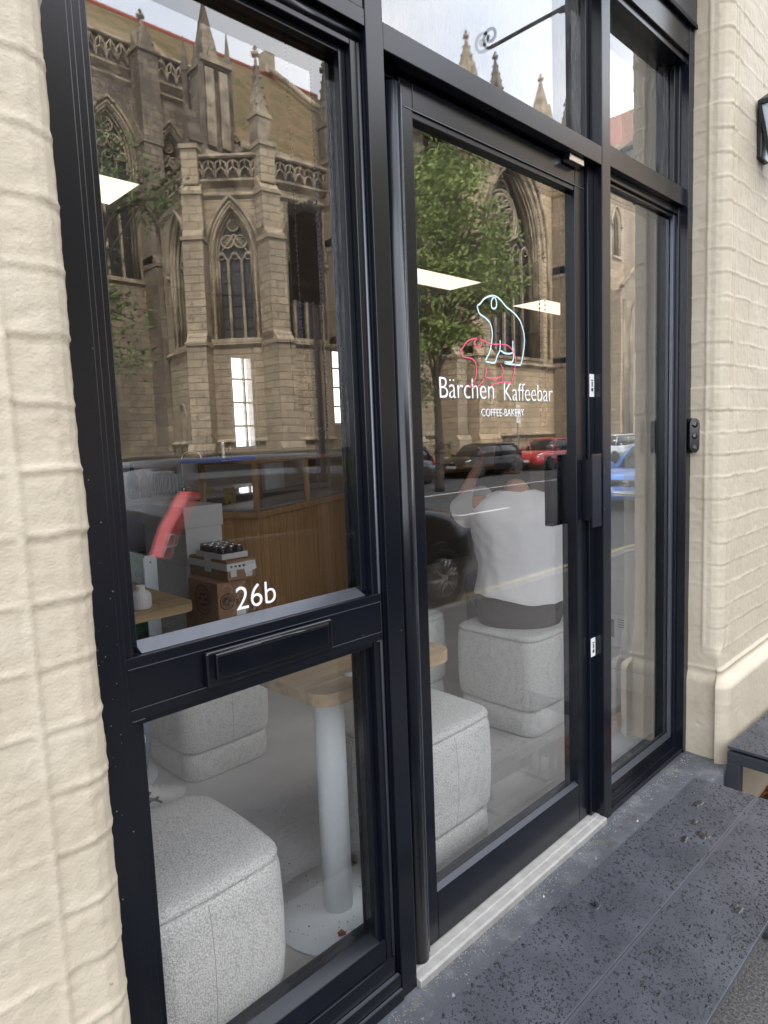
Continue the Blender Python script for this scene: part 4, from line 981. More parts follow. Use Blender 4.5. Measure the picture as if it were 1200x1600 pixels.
# seated person in the white shirt, back to the window, seated on the fourth pouffe
P1 = thing('person','person in a white shirt seated with their back to the door glass','person',(1.49,.70,.45))
o1 = (-1.49,-.70,-.45)
fc = Vector((.72,.69,0)); sx_ = Vector((.69,-.72,0))     # facing into the room; to the person's right is +sx_
def Q(f, s, z): p = Vector((1.49,.70,0)) + fc*f + sx_*s; return (p.x+o1[0], p.y+o1[1], z+o1[2])
V = []; Ed = []
def addv(p, *r): V.append((*p,*r)); return len(V)-1
pel = addv(Q(0,0,.56),.145,.115); wst = addv(Q(0,0,.70),.125,.10); che = addv(Q(.02,0,.88),.15,.105); nck = addv(Q(.03,0,1.03),.075,.07); nk2 = addv(Q(.05,0,1.12),.052,.052)
Ed += [(pel,wst),(wst,che),(che,nck),(nck,nk2)]
for sg in (-1,1):
    hip = addv(Q(.10,sg*.10,.545),.085,.08); kn = addv(Q(.47,sg*.13,.52),.058,.058); an = addv(Q(.50,sg*.13,.11),.036,.036); toe = addv(Q(.62,sg*.14,.04),.034,.028)
    Ed += [(pel,hip),(hip,kn),(kn,an),(an,toe)]
    sh = addv(Q(.02,sg*.185,1.0),.06,.06)
    if sg < 0: el = addv(Q(.20,-.27,.93),.044,.044); wr = addv(Q(.28,-.17,1.12),.028,.028); dd = (fc*.1+sx_*.5+Vector((0,0,.8)))
    else: el = addv(Q(.10,.25,.76),.044,.044); wr = addv(Q(.33,.14,.72),.028,.028); dd = (fc*.9-sx_*.4)
    Ed += [(che,sh),(sh,el),(el,wr)]
    hand_chains(V, Ed, wr, V[wr][:3], dd, fc if sg<0 else sx_, .95, .6)
skin_body('body', V, Ed, 'skin', P1)
head(P1, Q(.085,-.01,1.245), fc+Vector((0,0,-.15)))
# shirt: loft round the torso, hem hanging loose over the waistband
rings = []
prof = [(.585,.215,.155,-.035),(.60,.213,.155,-.035),(.66,.202,.148,-.03),(.73,.195,.142,-.02),(.80,.200,.142,-.01),(.87,.212,.142,.0),(.93,.222,.138,.01),(.98,.222,.125,.02),(1.02,.19,.10,.028),(1.045,.13,.08,.035),(1.06,.085,.07,.04)]
PR = []
for i in range(len(prof)-1):
    for k in range(4): t=k/4; PR.append([prof[i][j]*(1-t)+prof[i+1][j]*t for j in range(4)])
PR.append(list(prof[-1]))
for z,a_,b_,off in PR:
    ring = []
    for j in range(72):
        th = 2*math.pi*j/72; low = 1-smooth(.6,.95,z)
        wr_ = 1 + .05*noise.noise(Vector((math.cos(th)*2.2, math.sin(th)*2.2, z*5))) + .05*low*noise.noise(Vector((math.cos(th)*5, z*9, math.sin(th)*5))) + .022*noise.noise(Vector((th*4+z*22, z*6, 3)))
        zz = z + (.02*math.sin(th*2+.6) + .012*noise.noise(Vector((th*2,1,1))))*(1-smooth(.585,.70,z))
        ring.append(Q(off + b_*wr_*math.sin(th), a_*wr_*math.cos(th), zz))
    rings.append(ring)
MB().loft(rings, cap=False).build('shirt','shirt_white',P1)
for sg in (-1,1):
    a = Vector(Q(.02,sg*.15,1.0)); b_ = Vector(Q(.11 if sg<0 else .06, sg*.245, .95 if sg<0 else .86)); MB().tube([a, a.lerp(b_,.5)+Vector((0,0,.012)), b_],[.088,.082,.078],20,cap=False).build('sleeve','shirt_white',P1)
# shorts with waistband
rings = []
for z,a_,b_ in ((.447,.16,.13),(.455,.185,.15),(.50,.20,.155),(.55,.195,.15),(.60,.18,.14),(.625,.172,.135)):
    rings.append([Q(-.01+b_*math.sin(th)*(1+.02*noise.noise(Vector((th,z*8,0)))), a_*math.cos(th), z) for th in [2*math.pi*j/48 for j in range(48)]])
MB().loft(rings).build('trousers','shorts_brown',P1)
for sg in (-1,1): MB().tube([Q(.06,sg*.10,.54),Q(.28,sg*.12,.54),Q(.47,sg*.13,.525),Q(.50,sg*.13,.42),Q(.50,sg*.13,.16)],[.105,.10,.082,.075,.062],16,cap=False).build('trouser_leg','shorts_brown',P1)
wb = MB().loft([[Q(-.012+(.148)*math.sin(th), .189*math.cos(th), z) for th in [2*math.pi*j/48 for j in range(48)]] for z in (.575,.606)],cap=False).build('waistband','waistband',P1)
for sg in (-1,1):
    MB().loft([[Q(.50+ (l)+.0, sg*.135+w*math.cos(a), .045+hh*math.sin(a)) for a in [k*.628 for k in range(10)]] for l,w,hh in ((-.06,.02,.02),(-.04,.035,.04),(.04,.042,.042),(.14,.042,.03),(.18,.02,.018))]).build('shoe','shoe_white',P1)
# waistband writing, small letters facing the street
bdir = -fc
for k,off in enumerate((-.045,.03)):
    p = Q(-.162, off*-1, .585); tx = text_mesh('waistband_writing','Calvin Klein',.016,'label_white',P1, loc=p, rot=(R(90),0,math.atan2(sx_.y,sx_.x)))

# seated person at the vase table: one jeans leg and a white trainer show
P2 = thing('person','person in ripped jeans and white striped trainers, mostly hidden behind the left jamb','person',(-.62,1.22,.42))
o2 = (-(-.62),-1.22,-.42)
def Z(x,y,z): return (x+o2[0],y+o2[1],z+o2[2])
V = []; Ed = []
pel = addv(Z(-.66,1.22,.52),.14,.11); wst = addv(Z(-.67,1.22,.68),.12,.095); che = addv(Z(-.67,1.22,.86),.145,.10); nck = addv(Z(-.66,1.22,1.02),.06,.06); nk2 = addv(Z(-.64,1.22,1.10),.05,.05)
Ed += [(pel,wst),(wst,che),(che,nck),(nck,nk2)]
for sg,yy in ((-1,1.25),(1,1.46)):
    hip = addv(Z(-.58,yy,.50),.085,.08); kn = addv(Z(-.20,yy,.48),.058,.058); an = addv(Z(-.19,yy,.11),.038,.038); toe = addv(Z(-.06,yy,.035),.03,.02)
    Ed += [(pel,hip),(hip,kn),(kn,an),(an,toe)]
    sh = addv(Z(-.67,1.22+sg*.17,.98),.055,.055); el = addv(Z(-.56,1.22+sg*.23,.76),.042,.042); wr = addv(Z(-.33,1.22+sg*.12,.74),.028,.028)
    Ed += [(che,sh),(sh,el),(el,wr)]; hand_chains(V, Ed, wr, V[wr][:3], (1,-.2*sg,.05),(0,sg,0),.95,.4)
skin_body('body', V, Ed, 'skin', P2)
head(P2, Z(-.62,1.22,1.22), (1,0,0))
def cloth_leg(parent, pts, rad, m, seed, seg=28):
    P = spline(pts, 6); b = MB(); rings = []
    n = len(P)
    for i,p in enumerate(P):
        d = (P[min(i+1,n-1)]-P[max(i-1,0)]).normalized(); u = d.cross(Vector((0,1,0))).normalized(); w = d.cross(u)
        r_ = rad[0]+(rad[-1]-rad[0])*i/(n-1)
        rings.append([tuple(p+(u*math.cos(a)+w*math.sin(a))*r_*(1+.09*noise.noise(Vector((a*1.4,i*.55,seed))))) for a in [2*math.pi*k/seg for k in range(seg)]])
    return b.loft(rings, cap=False).build('jeans_leg', m, parent)
for yy in (1.25,1.46): cloth_leg(P2, [Z(-.62,yy,.50),Z(-.36,yy,.51),Z(-.22,yy,.49),Z(-.16,yy,.40),Z(-.155,yy,.28),Z(-.17,yy,.17)], [.10,.072], 'denim', yy)
MB().loft([[Z(-.66+.15*math.cos(t),1.22+.19*math.sin(t)*1.,z) for t in [k*.2618 for k in range(24)]] for z in (.42,.50,.60)]).build('jeans','denim',P2)
MB().loft([[Z(-.67+b_*math.cos(t),1.22+a_*math.sin(t),z) for t in [k*.2618 for k in range(24)]] for z,a_,b_ in ((.56,.19,.15),(.75,.18,.14),(.95,.21,.14),(1.02,.12,.09),(1.05,.08,.07))]).build('jumper','black_cloth',P2)
em = MB(); ec = Vector(Z(-.150,1.172,.305)); eu = Vector((.94,-.34,0)); ez = Vector((0,0,1))
def EP(a_, b_): return tuple(ec+eu*a_+ez*b_)
em.tube([EP(.026*math.cos(k*.3),.030*math.sin(k*.3)) for k in range(21)],.0016,5,closed=True)
for q in ([(-.012,-.018),(-.012,.02)],[(-.012,0),(.004,.018)],[(-.012,0),(.004,-.018)],[(.010,-.018),(.010,.018)],[(.010,.018),(.02,.008),(.010,0)]): em.tube([EP(*w_) for w_ in q],.0016,5)
em.build('embroidered_mark','label_white',P2)
def trainer(parent, x, y, rz):
    c = Vector((x,y,0)); f = Vector((math.cos(rz),math.sin(rz),0)); s_ = Vector((-math.sin(rz),math.cos(rz),0))
    off = Vector(o2)
    def T(l,w,z): return tuple(c+f*l+s_*w+Vector((0,0,z))+off)
    sec = [(-.135,.022,.055),(-.12,.036,.085),(-.08,.040,.105),(-.03,.040,.108),(.02,.043,.092),(.06,.048,.074),(.10,.048,.060),(.135,.038,.050),(.155,.018,.040)]
    up = MB().loft([[T(l,w*math.cos(a),.020+(h_-.020)*max(0,math.sin(a))**.7 if math.sin(a)>0 else .020) for a in [2*math.pi*k/20 for k in range(20)]] for l,w,h_ in sec]).build('trainer','shoe_white',parent)
    MB().loft([[T(l,(w+.004)*math.cos(a),.012+.011*math.sin(a)) for a in [2*math.pi*k/16 for k in range(16)]] for l,w,h_ in sec]).build('sole','sole',up)
    for sg in (-1,1):
        for pts in ([(-.055,.0415,.028),(-.035,.042,.055),(-.008,.036,.083)],[(-.01,.0435,.028),(.0,.042,.055),(.02,.034,.080)],[(-.085,.040,.045),(-.04,.0425,.040),(.01,.045,.050),(.045,.044,.056)],[(-.085,.038,.07),(-.04,.041,.066),(.015,.042,.058),(.055,.046,.034)]):
            MB().tube([T(l,sg*w,z) for l,w,z in spline(pts,4)], .0045, 6).build('stripe','shoe_stripe',up)
    lc = MB()
    for k in range(5): l = -.02+k*.022; z = .103-.008*k; lc.tube([T(l,-.02,z-.006),T(l+.006,0,z+.004),T(l+.012,.02,z-.006)],.003,6)
    lc.tube([T(-.03,.0,.105),T(-.05,-.03,.125),T(-.02,-.045,.10)],.0025,6); lc.build('laces','sole',up)
trainer(P2, -.115, 1.25, R(-10)); trainer(P2, -.14, 1.47, R(8))

# barista: a dark-clothed figure behind the mullion
P3 = thing('person','dark clothed person standing at the far end of the counter behind the mullion','person',(2.80,3.02,0))
V = []; Ed = []
pel = addv((0,0,.98),.14,.11); wst = addv((0,0,1.12),.12,.09); che = addv((0,0,1.32),.15,.10); nck = addv((0,0,1.48),.055,.055); nk2 = addv((0,-.01,1.55),.05,.05); Ed += [(pel,wst),(wst,che),(che,nck),(nck,nk2)]
for sg in (-1,1):
    hip = addv((sg*.09,0,.92),.085,.085); kn = addv((sg*.10,.0,.50),.058,.058); an = addv((sg*.10,.02,.09),.038,.038); toe = addv((sg*.11,-.10,.035),.034,.022); Ed += [(pel,hip),(hip,kn),(kn,an),(an,toe)]
    sh = addv((sg*.17,0,1.42),.055,.055); el = addv((sg*.24,.02,1.16),.042,.042); wr = addv((sg*.20,-.20,1.05),.028,.028); Ed += [(che,sh),(sh,el),(el,wr)]; hand_chains(V,Ed,wr,V[wr][:3],(-.1*sg,-1,0),(sg,0,0),.95,.5)
skin_body('body', V, Ed, 'skin', P3)
head(P3, (0,-.02,1.66), (-.3,-1,0))
MB().loft([[(a_*math.cos(t),b_*math.sin(t),z) for t in [k*.2618 for k in range(24)]] for z,a_,b_ in ((.80,.20,.145),(.95,.195,.14),(1.15,.175,.125),(1.35,.21,.13),(1.45,.17,.10),(1.50,.08,.07))]).build('top','black_cloth',P3)
for sg in (-1,1):
    MB().tube([(sg*.10,0,.90),(sg*.10,0,.5),(sg*.10,.01,.12)],[.105,.085,.07],16,cap=False).build('trouser_leg','black_cloth',P3)
    MB().tube([(sg*.16,0,1.43),(sg*.24,.02,1.17),(sg*.215,-.10,1.10)],[.075,.062,.055],14,cap=False).build('sleeve','black_cloth',P3)
# ================================================================== BENCHES
def bench(label, x0, y0, L_, z0, slope, rz, gy=.008, group='dark metal benches outside the shop'):
    """x0,y0: corner by the wall at the low x end; z0: height of the top there"""
    t = thing('bench', label, 'bench', (x0,y0,z0), 0, group); t.rotation_euler = (0, -math.atan(slope), R(rz))
    w = .196
    tops = []
    for k in range(2):
        ya = -(w+gy)*k
        tops.append(MB().box(0,L_,ya-w,ya,-.011,0).build('top_panel','bench_top',t,bevel=.0014))
    MB().box(.002,L_-.002,-w-gy+.0004,-w-.0004,-.012,-.0035).build('joint_highlight','bead',t)  # paler filling of the gap, painted as the highlight on the panel edge
    D2 = -(2*w+gy)
    b = MB()
    b.box(.03,L_-.03,-.065,-.025,-.06,-.020).box(.03,L_-.03,D2+.025,D2+.065,-.06,-.020)
    for x in (.0, L_-.045): b.box(x,x+.045,D2+.0,0,-.065,-.0205)
    b.build('under_frame','bench_frame',t,bevel=.002)
    for x in (.05,L_*.5,L_-.09):
        MB().box(x,x+.04,D2+.07,-.07,-.02,-.0112).build('spacer','bench_frame',t)
    for x in (0,L_-.045):
        zb = PAVE - (z0+slope*(x)) + .001
        for y in (-.045,D2+.0): MB().box(x,x+.045,y,y+.045,zb+.022,-.0655).build('leg','bench_frame',t,bevel=.002)
        MB().box(x-.015,x+.075,D2-.005,.005,zb,zb+.0215).build('foot','bench_frame',t,bevel=.002)
    return t
B1 = bench('wet dark bench nearest the camera, in front of the door', -.50,-.214,1.725,.1665,-.037,.55)
B2 = bench('wet dark bench farther along, beside the cream pier', 1.565,-.190,1.6,.090,-.037,-.5)
# rain drops and small puddles on the tops
def drops(t, L_, n, seed, xs=0.):
    rnd = random.Random(seed); V = []; F = []
    nseg = 7
    def blob(cx, cy, r, h, sx=1., a=0., irr=.18):
        b = len(V); ph = rnd.random()*6
        prof = ((1.0,0),(.93,.42),(.62,.80),)
        for q,(rr,hh) in enumerate(prof):
            for k in range(nseg):
                th = 2*math.pi*k/nseg; rad = r*rr*(1+irr*.5*math.sin(2*th+ph)+irr*.5*math.sin(3*th+2*ph))
                u, v = rad*math.cos(th)*sx, rad*math.sin(th)
                V.append((cx+u*math.cos(a)-v*math.sin(a), cy+u*math.sin(a)+v*math.cos(a), .0002+h*hh))
        V.append((cx,cy,.0002+h))
        for q in range(2):
            for k in range(nseg):
                j = (k+1)%nseg; F.append((b+q*nseg+k,b+q*nseg+j,b+(q+1)*nseg+j,b+(q+1)*nseg+k))
        for k in range(nseg): F.append((b+2*nseg+k,b+2*nseg+(k+1)%nseg,b+3*nseg))
        F.append(tuple(b+k for k in range(nseg))[::-1])
    for i in range(n):
        x = xs+rnd.random()*(L_-xs-.006)+.003; y = -rnd.random()*.394-.003
        if abs(y+.2) < .008: continue
        d = noise.noise(Vector((x*7,y*9,seed)))
        if rnd.random() > .72+.5*d: continue
        r = .0006+.0015*rnd.random()**2.2+(.0022 if rnd.random()<.05 else 0)
        blob(x,y,r,r*.55, 1+.7*rnd.random()**3, rnd.random()*3)
    m = MB(); m.add(V,F,True); return m
d1 = drops(B1,1.725,26000,3,xs=.15).build('rain_drops','water',B1,fix=False); d1['kind'] = 'stuff'
d2 = drops(B2,.9,9000,5).build('rain_drops','water',B2,fix=False); d2['kind'] = 'stuff'
def puddles(t, spots, seed):
    rnd = random.Random(seed); V=[];F=[]
    for cx,cy,r in spots:
        for k in range(3 if r > .01 else 1):
            b = len(V); px,py = cx+rnd.uniform(-1,1)*r*.9, cy+rnd.uniform(-1,1)*r*.6; rr = r*rnd.uniform(.5,1); n=22; s = rnd.random()*9
            for q,(f,h) in enumerate(((1,.0002),(.85,.0011+r*.02),(.4,.0014+r*.02))):
                for j in range(n):
                    th=2*math.pi*j/n; w_=rr*f*(1+.45*noise.noise(Vector((math.cos(th)*1.6,math.sin(th)*1.6,s)))+.15*noise.noise(Vector((math.cos(th)*4,math.sin(th)*4,s))))
                    V.append((px+1.25*w_*math.cos(th),py+w_*.8*math.sin(th),h))
            V.append((px,py,.0014+r*.02))
            for q in range(2):
                for j in range(n): i2=(j+1)%n; F.append((b+q*n+j,b+q*n+i2,b+(q+1)*n+i2,b+(q+1)*n+j))
            for j in range(n): F.append((b+2*n+j,b+2*n+(j+1)%n,b+3*n))
    m=MB(); m.add(V,F,True); return m
sp = [(1.55,-.07,.016),(1.42,-.11,.012),(1.36,-.15,.017),(1.31,-.12,.012),(1.25,-.09,.008),(.86,-.07,.014),(.88,-.10,.008),(.55,-.06,.010),(.62,-.09,.008),(.50,-.05,.009),(1.1,-.33,.014),(1.04,-.30,.010),(.7,-.3,.007),(.95,-.27,.006),(1.58,-.02,.008)]
rr_ = random.Random(2)
sp += [(rr_.uniform(.2,1.7), -rr_.uniform(.01,.39), rr_.uniform(.0025,.0055)) for _ in range(120)]
o = puddles(B1, sp, 4).build('puddles','wet_patch',B1,fix=False); o['kind']='stuff'
sp2 = [(rr_.uniform(.01,.7), -rr_.uniform(.01,.39), rr_.uniform(.003,.008)) for _ in range(60)]
o = puddles(B2, sp2, 9).build('puddles','wet_patch',B2,fix=False); o['kind']='stuff'
# fallen leaves, petals and twigs on the step
def leaf_obj(x,y,z,s,a,m,label,name='fallen_leaf'):
    V=[];F=[];n=8
    for i in range(n+1):
        t=i/n; w=.36*math.sin(math.pi*t)**.8*s; zz=.004+.22*s*abs(t-.5)+.05*s*math.sin(t*7)
        for sd,dz in ((-1,.10*s),(0,0),(1,.12*s)): V.append(((t-.5)*s*1.5, sd*w, zz+dz*math.sin(math.pi*t)))
    for i in range(n):
        for k in (0,1): F.append((3*i+k,3*i+k+1,3*i+k+4,3*i+k+3))
    lm=MB(); lm.add(V,F,True); lm.tube([(-.75*s,0,.003+.11*s),(-1.15*s,.1*s,.006+.25*s)],.0007,5)
    o=lm.build(name,m,loc=(x,y,z),rot=(0,0,a),fix=False); tag(o,label,'leaf'); return o
leaf_obj(.085,-.135,-.019,.019,1.2,'leaf_dead','orange red dead leaf lying on the step in front of the door')
leaf_obj(1.02,-.085,-.020,.009,.3,'label_white','small pale petal on the step by the sidelight')
leaf_obj(1.33,-.055,-.020,.010,2.,'leaf_dead','small reddish petal on the step under the sidelight frame')
leaf_obj(.48,-.055,-.020,.007,.6,'label_white','tiny white fleck on the step by the threshold')
tw = MB()
for i in range(9):
    x,y = random.uniform(.8,1.05), random.uniform(-.12,-.06); a = random.uniform(0,6.28); s = random.uniform(.008,.02)
    tw.tube([(x,y,-.018),(x+s*math.cos(a),y+s*math.sin(a),-.014),(x+1.8*s*math.cos(a+.5),y+1.8*s*math.sin(a+.5),-.018)],.0009,5)
tag(tw.build('twigs','kraft_dark'),'thin dry twigs scattered on the step by the middle post','twigs',kind='stuff')
gr = MB()
for i in range(1300):
    x = random.uniform(-.2,1.62); y = max(-.165,-.012-abs(random.gauss(0,.022))) if random.random()<.75 else random.uniform(-.165,-.02); s = random.uniform(.0006,.0018)
    gr.cbox((x,y,-.0195), (s*1.6,s,s), random.random()*3)
tag(gr.build('grit','threshold'),'pale grit gathered on the step along the shopfront','grit',kind='stuff')
rs = MB().tube([(0,0,0),(.018,.004,.001)],.0006,5).build('grass_straw','kraft',loc=(.80,-.30,.121)); tag(rs,'short pale straw lying on the nearest bench top','straw')

# ================================================================== CHURCH (seen in the panes)
CH = thing('church', 'large gothic sandstone church mirrored in the panes', 'church', (22,-26,-.42))
CO = Vector((22,-26,-.42))
class Wall:
    def __init__(s, p0, p1, name='wall'):
        s.p0 = Vector((p0[0],p0[1],0)); s.d = Vector((p1[0]-p0[0],p1[1]-p0[1],0)); s.L = s.d.length; s.a = math.atan2(s.d.y,s.d.x)
    def put(s, mb, name, m, parent=None, bevel=0):
        if not mb.v: return None
        o = mb.build(name, m, parent or CH)
        if parent is None or parent is CH: o.location = s.p0 - CO + Vector((0,0,0)); o.rotation_euler = (0,0,s.a)
        return o
    def world(s, x, y): q = s.p0 + s.d.normalized()*x + Vector((-s.d.y,s.d.x,0)).normalized()*y; return q
def arch(s0, s1, zs, rise, n=12):
    """points of a pointed arch from the left springing to the right one"""
    w = (s1-s0)/2; c = (s0+s1)/2; r_ = (w*w+rise*rise)/(2*w); pts = []
    a1 = math.asin(min(1,rise/r_)) if r_ >= w else math.pi/2
    if rise > w:
        for k in range(n+1): th = a1*k/n; pts.append((s0+r_-r_*math.cos(th), zs+r_*math.sin(th)))
    else:
        for k in range(n+1): th = math.pi/2*k/n; pts.append((c-w*math.cos(th), zs+rise*math.sin(th)))
    pts[-1] = (c, zs+rise)
    return pts + [(2*c-x, z) for x,z in pts[-2::-1]]
def window(W_, s0, s1, zsill, zs, rise, lights=3, depth=.42, carve='carved_stone', hood=True, rose=True, tr=.045):
    A = arch(s0,s1,zs,rise); out = [(s0,zsill)] + A + [(s1,zsill)]
    g = MB(); g.add([(x,-depth,z) for x,z in out], [tuple(range(len(out)))])
    gl = W_.put(g,'window_glass','lead_glass')
    # leading and iron bars
    lb = MB(); nb = int((zs-zsill)/.42)
    for k in range(1,nb+1): z = zsill+k*(zs-zsill)/nb; lb.box(s0,s1,-depth+.01,-depth+.04,z-.018,z+.018)
    W_.put(lb,'window_bars','leading')
    m = MB()
    for k,(o_,n_,r_) in enumerate(((.02,-.10,.07),(-.07,-.22,.06),(.13,-.01,.06),(-.14,-.34,.05))):
        B = arch(s0-o_,s1+o_,zs,rise+o_*1.25); m.tube([(s0-o_,n_,zsill)]+[(x,n_,z) for x,z in B]+[(s1+o_,n_,zsill)], r_, 7)
    if hood:
        B = arch(s0-.27,s1+.27,zs-.05,rise+.40); m.tube([(x,.05,z) for x,z in B], .075, 7)
        for x in (s0-.27,s1+.27): m.lathe([(0,-.12),(.11,-.05),(.12,.05),(0,.12)],(x,.07,zs-.12),8)
    m.box(s0-.2,s1+.2,-depth,.10,zsill-.16,zsill)
    # mullions, sub-arches and circles
    w = (s1-s0)/lights; ty = -depth+.12
    for k in range(1,lights): m.box(s0+k*w-tr,s0+k*w+tr,ty-.08,ty+.06,zsill,zs+.0)
    sub = rise*.42 if lights > 1 else 0
    for k in range(lights):
        B = arch(s0+k*w,s0+(k+1)*w,zs-.25,w*.85,7); m.tube([(x,ty,z) for x,z in B], tr*.9, 6)
        if lights > 2:
            q = w*.27; m.tube([(s0+(k+.5)*w+q*math.cos(t), ty, zs+w*.20+q*math.sin(t)) for t in [j*.6283 for j in range(10)]], tr*.6, 5, closed=True)
    if lights >= 3 and rose:
        c = (s0+s1)/2; R1 = (s1-s0)*.155
        for cx,cz,rr in ((c-R1*1.05,zs+rise*.34,R1),(c+R1*1.05,zs+rise*.34,R1),(c,zs+rise*.67,R1*.9)):
            m.tube([(cx+rr*math.cos(t),ty,cz+rr*math.sin(t)) for t in [j*.3927 for j in range(16)]], tr*.9, 6, closed=True)
            for j in range(4): t = j*math.pi/2+.785; m.tube([(cx+rr*.52*math.cos(t)+rr*.32*math.cos(u),ty,cz+rr*.52*math.sin(t)+rr*.32*math.sin(u)) for u in [i*1.0472 for i in range(6)]], tr*.5, 5, closed=True)
        for sg in (-1,1): m.tube([(c+sg*(s1-s0)*.5*(1-t), ty, zs+rise*(.0+t*.55)-.1) for t in (0,.3,.6,1)], tr*.7, 5)
    W_.put(m,'window_tracery',carve)
def walling(W_, zb, zt, wins, mname='sandstone', depth=.45, back=.9, s_from=0., s_to=None):
    """front face pierced by pointed openings; with reveals, top and a thick back"""
    s_to = s_to or W_.L; b = MB(); x = s_from
    for (s0,s1,zsill,zs,rise) in sorted(wins):
        b.quad((x,0,zb),(s0,0,zb),(s0,0,zt),(x,0,zt))
        b.quad((s0,0,zb),(s1,0,zb),(s1,0,zsill),(s0,0,zsill))
        A = arch(s0,s1,zs,rise)
        for i in range(len(A)-1):
            (xa,za),(xb,zb_) = A[i],A[i+1]; b.quad((xa,0,za),(xb,0,zb_),(xb,0,zt),(xa,0,zt))
        out = [(s0,zsill)]+A+[(s1,zsill)]
        for i in range(len(out)):
            (xa,za),(xb,zb_) = out[i],out[(i+1)%len(out)]
            b.quad((xa,0,za),(xb,0,zb_),(xb,-depth,zb_),(xa,-depth,za))
        x = s1
    b.quad((x,0,zb),(s_to,0,zb),(s_to,0,zt),(x,0,zt))
    b.quad((s_from,0,zt),(s_to,0,zt),(s_to,-back,zt),(s_from,-back,zt))
    b.quad((s_from,-back,zb),(s_to,-back,zb),(s_to,-back,zt),(s_from,-back,zt))
    b.quad((s_from,0,zb),(s_from,-back,zb),(s_from,-back,zt),(s_from,0,zt)); b.quad((s_to,0,zb),(s_to,-back,zb),(s_to,-back,zt),(s_to,0,zt))
    return W_.put(b,'wall',mname)
def strings(W_, zs_, s0=0., s1=None, proj=.12, h=.16, m='carved_stone'):
    b = MB(); s1 = s1 or W_.L
    for z in zs_: b.prism([(0,z-h),(proj,z-h*.2),(proj,z),(0,z+h*.6)], 'x', s0-.05, s1+.05)
    W_.put(b,'string_course',m)
def parapet(W_, z, h=.95, s0=0., s1=None, m='carved_stone'):
    s1 = s1 or W_.L; b = MB()
    b.prism([(0,z-.20),(.22,z-.02),(.22,z+.06),(-.20,z+.06),(-.20,z-.2)],'x',s0-.08,s1+.08)
    b.prism([(.16,z+h-.16),(.20,z+h-.10),(.05,z+h+.04),(-.2,z+h-.1),(-.2,z+h-.16)],'x',s0-.08,s1+.08)
    n = max(2,int((s1-s0)/.42)); w = (s1-s0)/n; zc0,zc1 = z+.06,z+h-.16
    for k in range(n):
        a = s0+k*w; hm = (zc0+zc1)/2
        b.tube([(a,.08,zc0),(a+w*.12,.08,hm-.06),(a+w*.5,.08,hm+.08),(a+w*.88,.08,hm-.06),(a+w,.08,zc0)],.04,5)
        b.tube([(a+w*.5,.08,zc1),(a+w*.5,.08,hm+.06)],.04,5)
        b.tube([(a,.08,zc0+.2),(a+w*.1,.08,hm+.22),(a+w*.5,.08,zc1-.02)],.035,5); b.tube([(a+w,.08,zc0+.2),(a+w*.9,.08,hm+.22),(a+w*.5,.08,zc1-.02)],.035,5)
    W_.put(b,'openwork_parapet',m)
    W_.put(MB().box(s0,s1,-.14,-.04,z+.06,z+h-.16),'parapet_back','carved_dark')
def finial(b, x, y, z, s):
    b.lathe([(0,-.3*s),(.10*s,-.25*s),(.05*s,-.05*s),(.07*s,0),(.22*s,.10*s),(.24*s,.20*s),(.08*s,.28*s),(.06*s,.4*s),(.14*s,.48*s),(.05*s,.62*s),(0,.7*s)],(x,y,z),7)
    for a in range(4): b.cbox((x+.2*s*math.cos(a*1.57),y+.2*s*math.sin(a*1.57),z+.16*s),(.16*s,.16*s,.16*s),.78)
def pinnacle(x, y, z0, z1, z2, w, m='sandstone_dark', gab=True, crock=True, n=4, rot=.785):
    """shaft z0-z1 of width w, spirelet up to z2; world coordinates"""
    b = MB(); c = Vector((x,y,0))-Vector((CO.x,CO.y,0)); hw = w/2
    def ring(r_, z): return [(c.x+r_*math.cos(rot+k*2*math.pi/n)*1.414, c.y+r_*math.sin(rot+k*2*math.pi/n)*1.414, z-CO.z) for k in range(n)]
    b.loft([ring(hw,z0),ring(hw,z1)],smooth=False)
    b.loft([ring(hw*1.22,z1-.12),ring(hw*1.22,z1),ring(hw*1.0,z1+.06)],smooth=False)
    b.loft([ring(hw*.92,z1),ring(hw*.07,z2-.25)],smooth=False)
    if gab:
        for k in range(n):
            a = rot+(k+.5)*2*math.pi/n; ux,uy = math.cos(a),math.sin(a); vx,vy=-uy,ux; q=hw*1.02
            P = [(c.x+ux*q+vx*hw*.95,c.y+uy*q+vy*hw*.95,z1-CO.z-.3),(c.x+ux*q-vx*hw*.95,c.y+uy*q-vy*hw*.95,z1-CO.z-.3),(c.x+ux*q,c.y+uy*q,z1-CO.z+hw*1.8)]
            Pi = [(p[0]-ux*q*.8,p[1]-uy*q*.8,p[2]) for p in P]
            b.add(P+Pi,[(0,1,2),(0,2,5,3),(1,4,5,2),(0,3,4,1)])
    if crock:
        nl = max(3,int((z2-z1)/.38))
        for i in range(1,nl):
            t=i/nl; r_=(hw*.92*(1-t)+hw*.07*t)*1.414-.03; z=z1+(z2-.25-z1)*t-CO.z
            for k in range(n):
                a=rot+k*2*math.pi/n; b.cbox((c.x+(r_+.03)*math.cos(a),c.y+(r_+.03)*math.sin(a),z),(.09,.07,.09),a,.3)
    finial(b,c.x,c.y,z2-.25-CO.z,.62)
    return b.build('pinnacle',m,CH)
